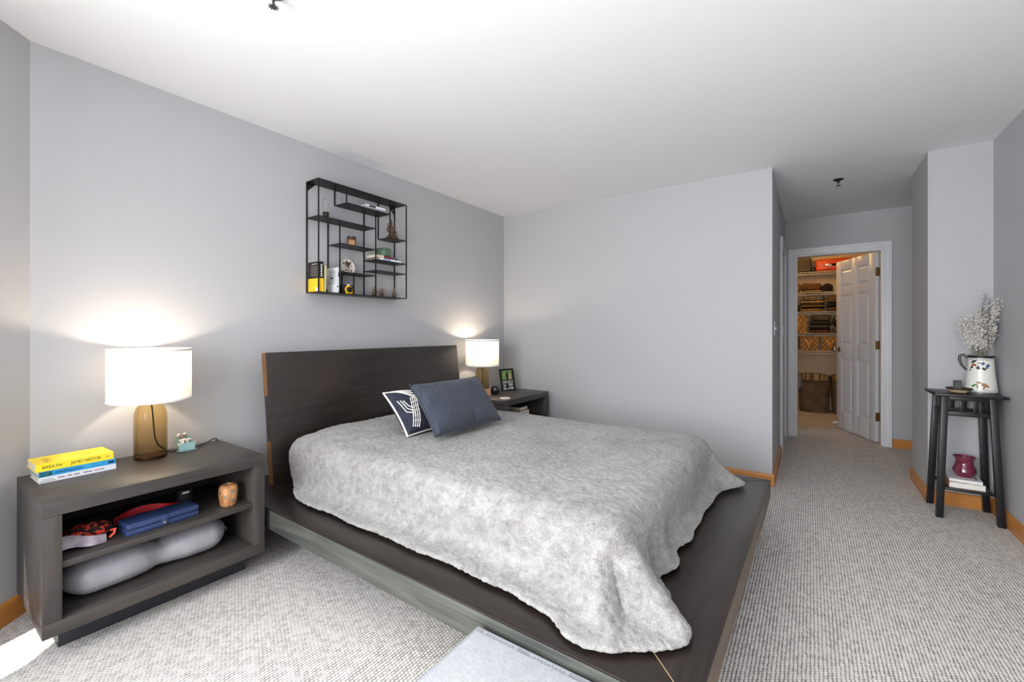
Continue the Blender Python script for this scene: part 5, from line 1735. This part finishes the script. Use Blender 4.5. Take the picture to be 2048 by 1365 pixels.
z = SHZ['third'] + 0.0015
g3 = 'clothes on the third closet shelf'
zz_ = garment('dark trousers under the grey shirt at the end of the third closet shelf', -30, 78, 690, 755, z, (52, 42, 36), g3, seed=9)
garment('grey shirt at the end of the third closet shelf', -30, 96, 585, 688, zz_, (136, 124, 112), g3, seed=10)
zz_ = z
for lb_, a_, b_, yt, yb, c in (('golden tan trousers at the bottom of the middle stack, third closet shelf', 86, 340, 722, 755, (184, 132, 56)),
                               ('black trousers above the golden tan ones in the middle closet stack', 92, 370, 704, 722, (34, 28, 26)),
                               ('tan trousers halfway up the middle stack on the third closet shelf', 92, 372, 684, 704, (176, 134, 72)),
                               ('dark grey trousers in the middle stack on the third closet shelf', 90, 372, 664, 684, (70, 60, 52)),
                               ('cream trousers under the grey top in the middle closet stack', 90, 376, 640, 664, (206, 168, 104)),
                               ('grey folded top crowning the middle stack on the third closet shelf', 112, 368, 574, 640, (132, 118, 100))):
    zz_ = garment(lb_, a_, b_, yt, yb, zz_, c, g3, seed=len(lb_))
zz_ = z
for lb_, a_, b_, yt, yb, c in (('brown jeans at the bottom of the stack beside the closet door', 388, 690, 708, 752, (104, 74, 44)),
                               ('black jumper in the stack beside the closet door, third shelf', 385, 690, 664, 708, (42, 34, 30)),
                               ('olive brown jumper on top of the stack beside the closet door', 385, 690, 580, 664, (112, 88, 58))):
    zz_ = garment(lb_, a_, b_, yt, yb, zz_, c, g3, seed=len(lb_))
z = SHZ['fourth'] + 0.0015
g4 = 'clothes on the fourth closet shelf'
zz_ = z
for lb_, a_, b_, yt, yb, c in (('rust red garment at the bottom of the stack, fourth closet shelf', 192, 440, 962, 1000, (120, 62, 34)),
                               ('black garment above the rust red one on the fourth closet shelf', 190, 440, 944, 962, (36, 30, 28)),
                               ('grey green garment in the stack on the fourth closet shelf', 186, 425, 915, 944, (98, 92, 74)),
                               ('charcoal garment below the top one on the fourth closet shelf', 192, 445, 866, 915, (48, 42, 38)),
                               ('grey brown garment on top of the fourth closet shelf stack', 218, 438, 790, 866, (104, 90, 70))):
    zz_ = garment(lb_, a_, b_, yt, yb, zz_, c, g4, seed=len(lb_))
zz_ = garment('olive grey garment under the dark cloth bag, fourth closet shelf', 455, 690, 935, 1000, z, (98, 92, 72), g4, seed=31)
yb0 = cz(570, 850)[0]
bg_ = thing('cloth_bag', 'dark cloth bag with pale drawcord on the fourth closet shelf', 'bag', (XF + 0.13, yb0, zz_))
obj('bag_body', B().superell((0, 0, 0.085), (0.10, 0.115, 0.085), 0.7, 0.7, wob=0.12, seed=5), mat('dark_floral_cloth', (44, 36, 30), 0.9, col2=(104, 84, 56), vscale=22, contrast=(0.55, 0.62)), bg_, sub=1)
obj('drawcord', B().tube([(-0.080, 0.085, 0.150), (-0.108, 0.075, 0.120), (-0.112, 0.060, 0.080), (-0.110, 0.050, 0.040)], 0.005, 6), mat('pale_cord', (196, 176, 136), 0.8), bg_)


def woven_bin(label, x0, x1, yt, yb, zbase, flare=0.88):
    ya, yb_ = cz(x0, 1100)[0], cz(x1, 1100)[0]
    h = cz(300, yt)[1] - cz(300, yb)[1]
    w_, yc_ = abs(ya - yb_) / 2, (ya + yb_) / 2
    dp = 0.13
    t = thing('woven_bin', label, 'storage bin', (XF + 0.012 + dp, yc_, zbase), 0, 'woven storage bins in the closet')
    m1 = mat('golden_woven_strap', (186, 142, 78), 0.7)
    m2 = mat('brown_woven_strap', (150, 110, 58), 0.7)
    th_ = 0.005
    q = bmesh.new()
    ring = lambda k, z_, ins: [q.verts.new((sx_ * (dp * k - ins), sy_ * (w_ * k - ins), z_)) for sx_, sy_ in ((-1, -1), (1, -1), (1, 1), (-1, 1))]
    a0, a1, a2, a3 = ring(flare, 0, 0), ring(1, h, 0), ring(1, h, th_), ring(flare, th_, th_)
    q.faces.new(list(reversed(a0)))
    for u_, v_ in ((a0, a1), (a1, a2), (a2, a3)):
        for i in range(4):
            q.faces.new((u_[i], u_[(i + 1) % 4], v_[(i + 1) % 4], v_[i]))
    q.faces.new(a3)
    bmesh.ops.recalc_face_normals(q, faces=q.faces)
    obj('bin_body', B()._merge(q), m2, t, smooth=0)
    # checkered straps proud of the front
    nx, nz = 7, 6
    for i in range(nx):
        for k in range(nz):
            if (i + k) % 2:
                continue
            z0_, z1_ = h * k / nz + 0.002, h * (k + 1) / nz - 0.002
            kk = flare + (1 - flare) * (k + 0.5) / nz
            u0, u1 = -w_ * kk + 2 * w_ * kk * i / nx + 0.002, -w_ * kk + 2 * w_ * kk * (i + 1) / nx - 0.002
            obj('strap_check', B().box(-dp * kk - 0.0035, -dp * kk + 0.002, u0, u1, z0_, z1_), m1, t, smooth=0)
    f_ = -dp * 0.97 - 0.012
    obj('pull_handle', B().tube([(f_ + 0.004, -w_ * .42, h * .80), (f_, -w_ * .15, h * .55), (f_ - 0.004, 0, h * .22), (f_, w_ * .15, h * .55), (f_ + 0.004, w_ * .42, h * .80)], 0.017, 6, flat=.35), mat('tan_strap', (230, 186, 112), 0.6), t)
    obj('rim', B().tube([(-dp, -w_, h), (dp, -w_, h), (dp, w_, h), (-dp, w_, h)], 0.004, 6, closed=True), m1, t)


woven_bin('golden woven bin on the fourth closet shelf beside a clothes stack', -20, 165, 800, 1000, SHZ['fourth'] + 0.0015, 0.97)
zl5 = SHZ['lowest'] + 0.0015
woven_bin('golden woven bin at the end of the lowest closet shelf', -150, 68, 1045, 1203, zl5)
woven_bin('golden woven bin with V shaped strap above the hamper with striped lining', 82, 304, 1045, 1203, zl5)
woven_bin('golden woven bin above the gap between the two laundry hampers', 318, 548, 1045, 1203, zl5)
woven_bin('golden woven bin behind the open closet door on the lowest shelf', 556, 760, 1045, 1203, zl5)

# luggage on the top shelf
zt1 = SHZ['top'] + 0.0015


def case(label, x0, x1, yt, yb, c, name, soft):
    ya, yb_ = cz(x0, 200)[0], cz(x1, 200)[0]
    h = cz(300, yt)[1] - cz(300, yb)[1]
    w_, yc_ = abs(ya - yb_) / 2, (ya + yb_) / 2
    dp = 0.14
    t = thing(name, label, 'suitcase', (XF + 0.012 + dp, yc_, zt1))
    m_ = mat(name + '_shell', c, 0.35 if not soft else 0.85, col2=tuple(int(v * .85) for v in c), vscale=12)
    obj('shell', B().box(-dp, dp, -w_, w_, 0.004, h, 0.035, 5), m_, t)
    obj('zip_line', B().tube([(-dp - 0.001, -w_ + .035, h * .5), (-dp - 0.001, w_ - .035, h * .5)], 0.004, 6) if not soft else B().tube([(-dp - 0.001, a * (w_ - 0.03), h / 2 + c_ * (h / 2 - 0.03)) for a, c_ in ((-1, -1), (1, -1), (1, 1), (-1, 1))], 0.005, 6, closed=True), M_CHROME if not soft else mat('grey_piping', (120, 112, 100), 0.7), t)
    if soft:
        obj('carry_handle', B().tube([(-dp * .5, -0.06, h + 0.003), (-dp * .5, -0.05, h + 0.022), (-dp * .5, 0.05, h + 0.022), (-dp * .5, 0.06, h + 0.003)], 0.008, 6), mat('black_plastic', (22, 21, 24), 0.4), t)
    else:
        for k in (-1, 1):
            obj('chrome_trim', B().box(-dp - 0.006, -dp - 0.0005, k * w_ * .15 - w_ * .35 * 1 + w_ * .1 * k, k * w_ * .15 + w_ * .30, h * .42, h * .58, 0.002), M_CHROME, t)
        obj('carry_handle', B().tube([(-dp - 0.002, -0.06, h * .46), (-dp - 0.024, -0.055, h * .52), (-dp - 0.024, 0.055, h * .52), (-dp - 0.002, 0.06, h * .46)], 0.006, 6), mat('black_plastic', (22, 21, 24), 0.4), t)
    for k in (-1, 1):
        obj('foot', B().box(-dp * .6, -dp * .4, k * w_ * .6 - .01, k * w_ * .6 + .01, 0, 0.0038), mat('black_plastic', (22, 21, 24), 0.4), t)


case('grey soft suitcase on the top closet shelf', -110, 215, 125, 300, (78, 72, 64), 'soft_suitcase', True)
case('glossy orange hard suitcase on the top closet shelf', 262, 700, 150, 288, (226, 78, 28), 'hard_suitcase', False)
yy0 = cz(238, 260)[0]
kb = thing('black_strap', 'black rolled strap between the two suitcases in the closet', 'strap', (XF + 0.09, yy0, zt1))
obj('strap_roll', B().lathe([(0, 0), (0.026, 0), (0.028, 0.003), (0.028, 0.03), (0.026, 0.034), (0.028, 0.038), (0.028, 0.066), (0.025, 0.07), (0, 0.07)], 20), mat('black_web', (24, 20, 18), 0.8), kb)
obj('buckle', B().box(-0.034, -0.028, -0.012, 0.012, 0.02, 0.05, 0.002), mat('black_plastic', (22, 21, 24), 0.4), kb)


# laundry hampers
def hamper(label, uc, vb, rx, ry, h, lean, filled):
    p_ = at(uc, vb, z=0)
    t = thing('laundry_hamper', label, 'hamper', (p_.x + rx * 0.95, p_.y, 0), 0, None)
    m_h = mat('brown_canvas', (116, 95, 76), 0.85, col2=(88, 71, 57), vscale=7, bump=0.4, bscale=14, bdist=0.012)
    m_l = mat('striped_lining', (206, 176, 124), 0.8)
    n = 40

    def shp(k, r0, r1, z):
        a = 2 * PI * k / n
        e_ = 0.62
        c_, s_ = math.copysign(abs(math.cos(a)) ** e_, math.cos(a)), math.copysign(abs(math.sin(a)) ** e_, math.sin(a))
        return (c_ * r0 + lean * z, s_ * r1, z + (0.006 * math.sin(2 * a + 1) + 0.042 * c_) * (z / h))
    lev = [(0.92, 0.0), (0.96, 0.06), (0.99, 0.2), (1.02, h * .6), (1.05, h)]
    obj('canvas_body', B().grid(lambda i, j: shp(i, rx * lev[j][0], ry * lev[j][0], lev[j][1]), n, 5, closed_u=True).prism([shp(i, rx * .92, ry * .92, 0)[:2] for i in range(n)], 0.0, 0.004), m_h, t, smooth=60)
    obj('lining', B().grid(lambda i, j: shp(i, rx * lev[4 - j][0] - 0.006, ry * lev[4 - j][0] - 0.006, lev[4 - j][1] - (0.0 if j else 0.001)), n, 4, closed_u=True), m_l, t, smooth=60)
    m_s = mat('brown_stripe', (140, 104, 62), 0.8)
    for i in range(0, n, 2):
        obj('lining_stripe', B().grid(lambda a, j: shp(i + a, rx * 1.05 - 0.0085 - .02 * rx * j, ry * 1.05 - 0.0085 - .02 * ry * j, h - 0.002 - j * 0.09), 2, 2), m_s, t)
    obj('rim_binding', B().tube([shp(i, rx * 1.05, ry * 1.05, h) for i in range(n)], 0.006, 6, closed=True), mat('dark_binding', (48, 34, 24), 0.7), t)
    for s in (-1, 1):
        obj('handle', B().tube([(lean * h - 0.05, s * ry * 1.0, h - 0.03), (lean * h - 0.045, s * ry * .98, h + 0.012), (lean * h + 0.0, s * ry * .97, h + 0.03), (lean * h + 0.045, s * ry * .98, h + 0.012), (lean * h + 0.05, s * ry * 1.0, h - 0.03)], 0.007, 6), mat('dark_binding', (48, 34, 24), 0.7), t)
    return t, p_


t, p_ = hamper('brown canvas laundry hamper with striped lining on the closet floor', 1628, 826, 0.135, 0.185, 0.50, 0.0, False)
t, p_ = hamper('brown canvas laundry hamper filled with pale laundry beside the closet door', 1693, 831, 0.14, 0.170, 0.50, 0.0, True)
m_ld = mat('pale_floral_laundry', (196, 172, 120), 0.9, col2=(92, 82, 70), vscale=26, contrast=(0.42, 0.56))
ld = thing('laundry_heap', 'pale patterned laundry heaped in the hamper beside the closet door', 'laundry', (p_.x + 0.135, p_.y, 0.30))
obj('cloth_heap', B().superell((0, 0, 0.10), (0.112, 0.142, 0.115), 0.8, 0.75, wob=0.14, seed=9), m_ld, ld, sub=1)
obj('dark_cloth', B().superell((-0.02, -0.05, 0.20), (0.06, 0.06, 0.03), 0.8, 0.8, wob=0.2, seed=4), mat('dark_laundry', (56, 48, 48), 0.9), ld, sub=1)

# coat hanging just inside the closet, on the left
ct_ = thing('hanging_coat', 'long black coat with a grey lining hanging just inside the closet', 'coat', (6.36, 0.205, 0))
m_ct = mat('black_wool', (22, 21, 22), 0.9, col2=(32, 30, 30), vscale=10)


def coat(i, j):
    n = 32
    a = 2 * PI * i / n
    z = 0.10 + 1.30 * j / 10
    k = 1.0 - 0.30 * (j / 10) ** 2
    w_ = 1 + 0.10 * math.sin(5 * a + 1) * (1 - j / 12)
    return (0.16 * k * w_ * math.cos(a), 0.075 * k * w_ * math.sin(a), z)


obj('coat_body', B().grid(coat, 32, 11, closed_u=True), m_ct, ct_, smooth=60)
obj('grey_sleeve', B().tube([(-0.12, -0.045, 0.70), (-0.13, -0.075, 0.62), (-0.12, -0.085, 0.55), (-0.11, -0.06, 0.48)], [0.030, 0.040, 0.042, 0.022], 12), mat('grey_jersey', (120, 112, 106), 0.9, col2=(160, 150, 142), vscale=12), ct_)
obj('shoulders', B().superell((0, 0, 1.42), (0.115, 0.055, 0.05), 0.8, 0.8), m_ct, ct_)
obj('hanger_hook', B().tube([(0, 0, 1.46), (0, 0, 1.53), (0, 0.012, 1.555), (0, 0.03, 1.56), (0, 0.042, 1.545)], 0.003, 6), M_CHROME, ct_)
rd = thing('closet_rail', 'closet hanging rail that carries the black coat', 'rail', (6.36, 0.235, 1.535))
obj('rod', B().tube([(-0.40, 0, 0), (1.32, 0, 0)], 0.009, 10), M_CHROME, rd)
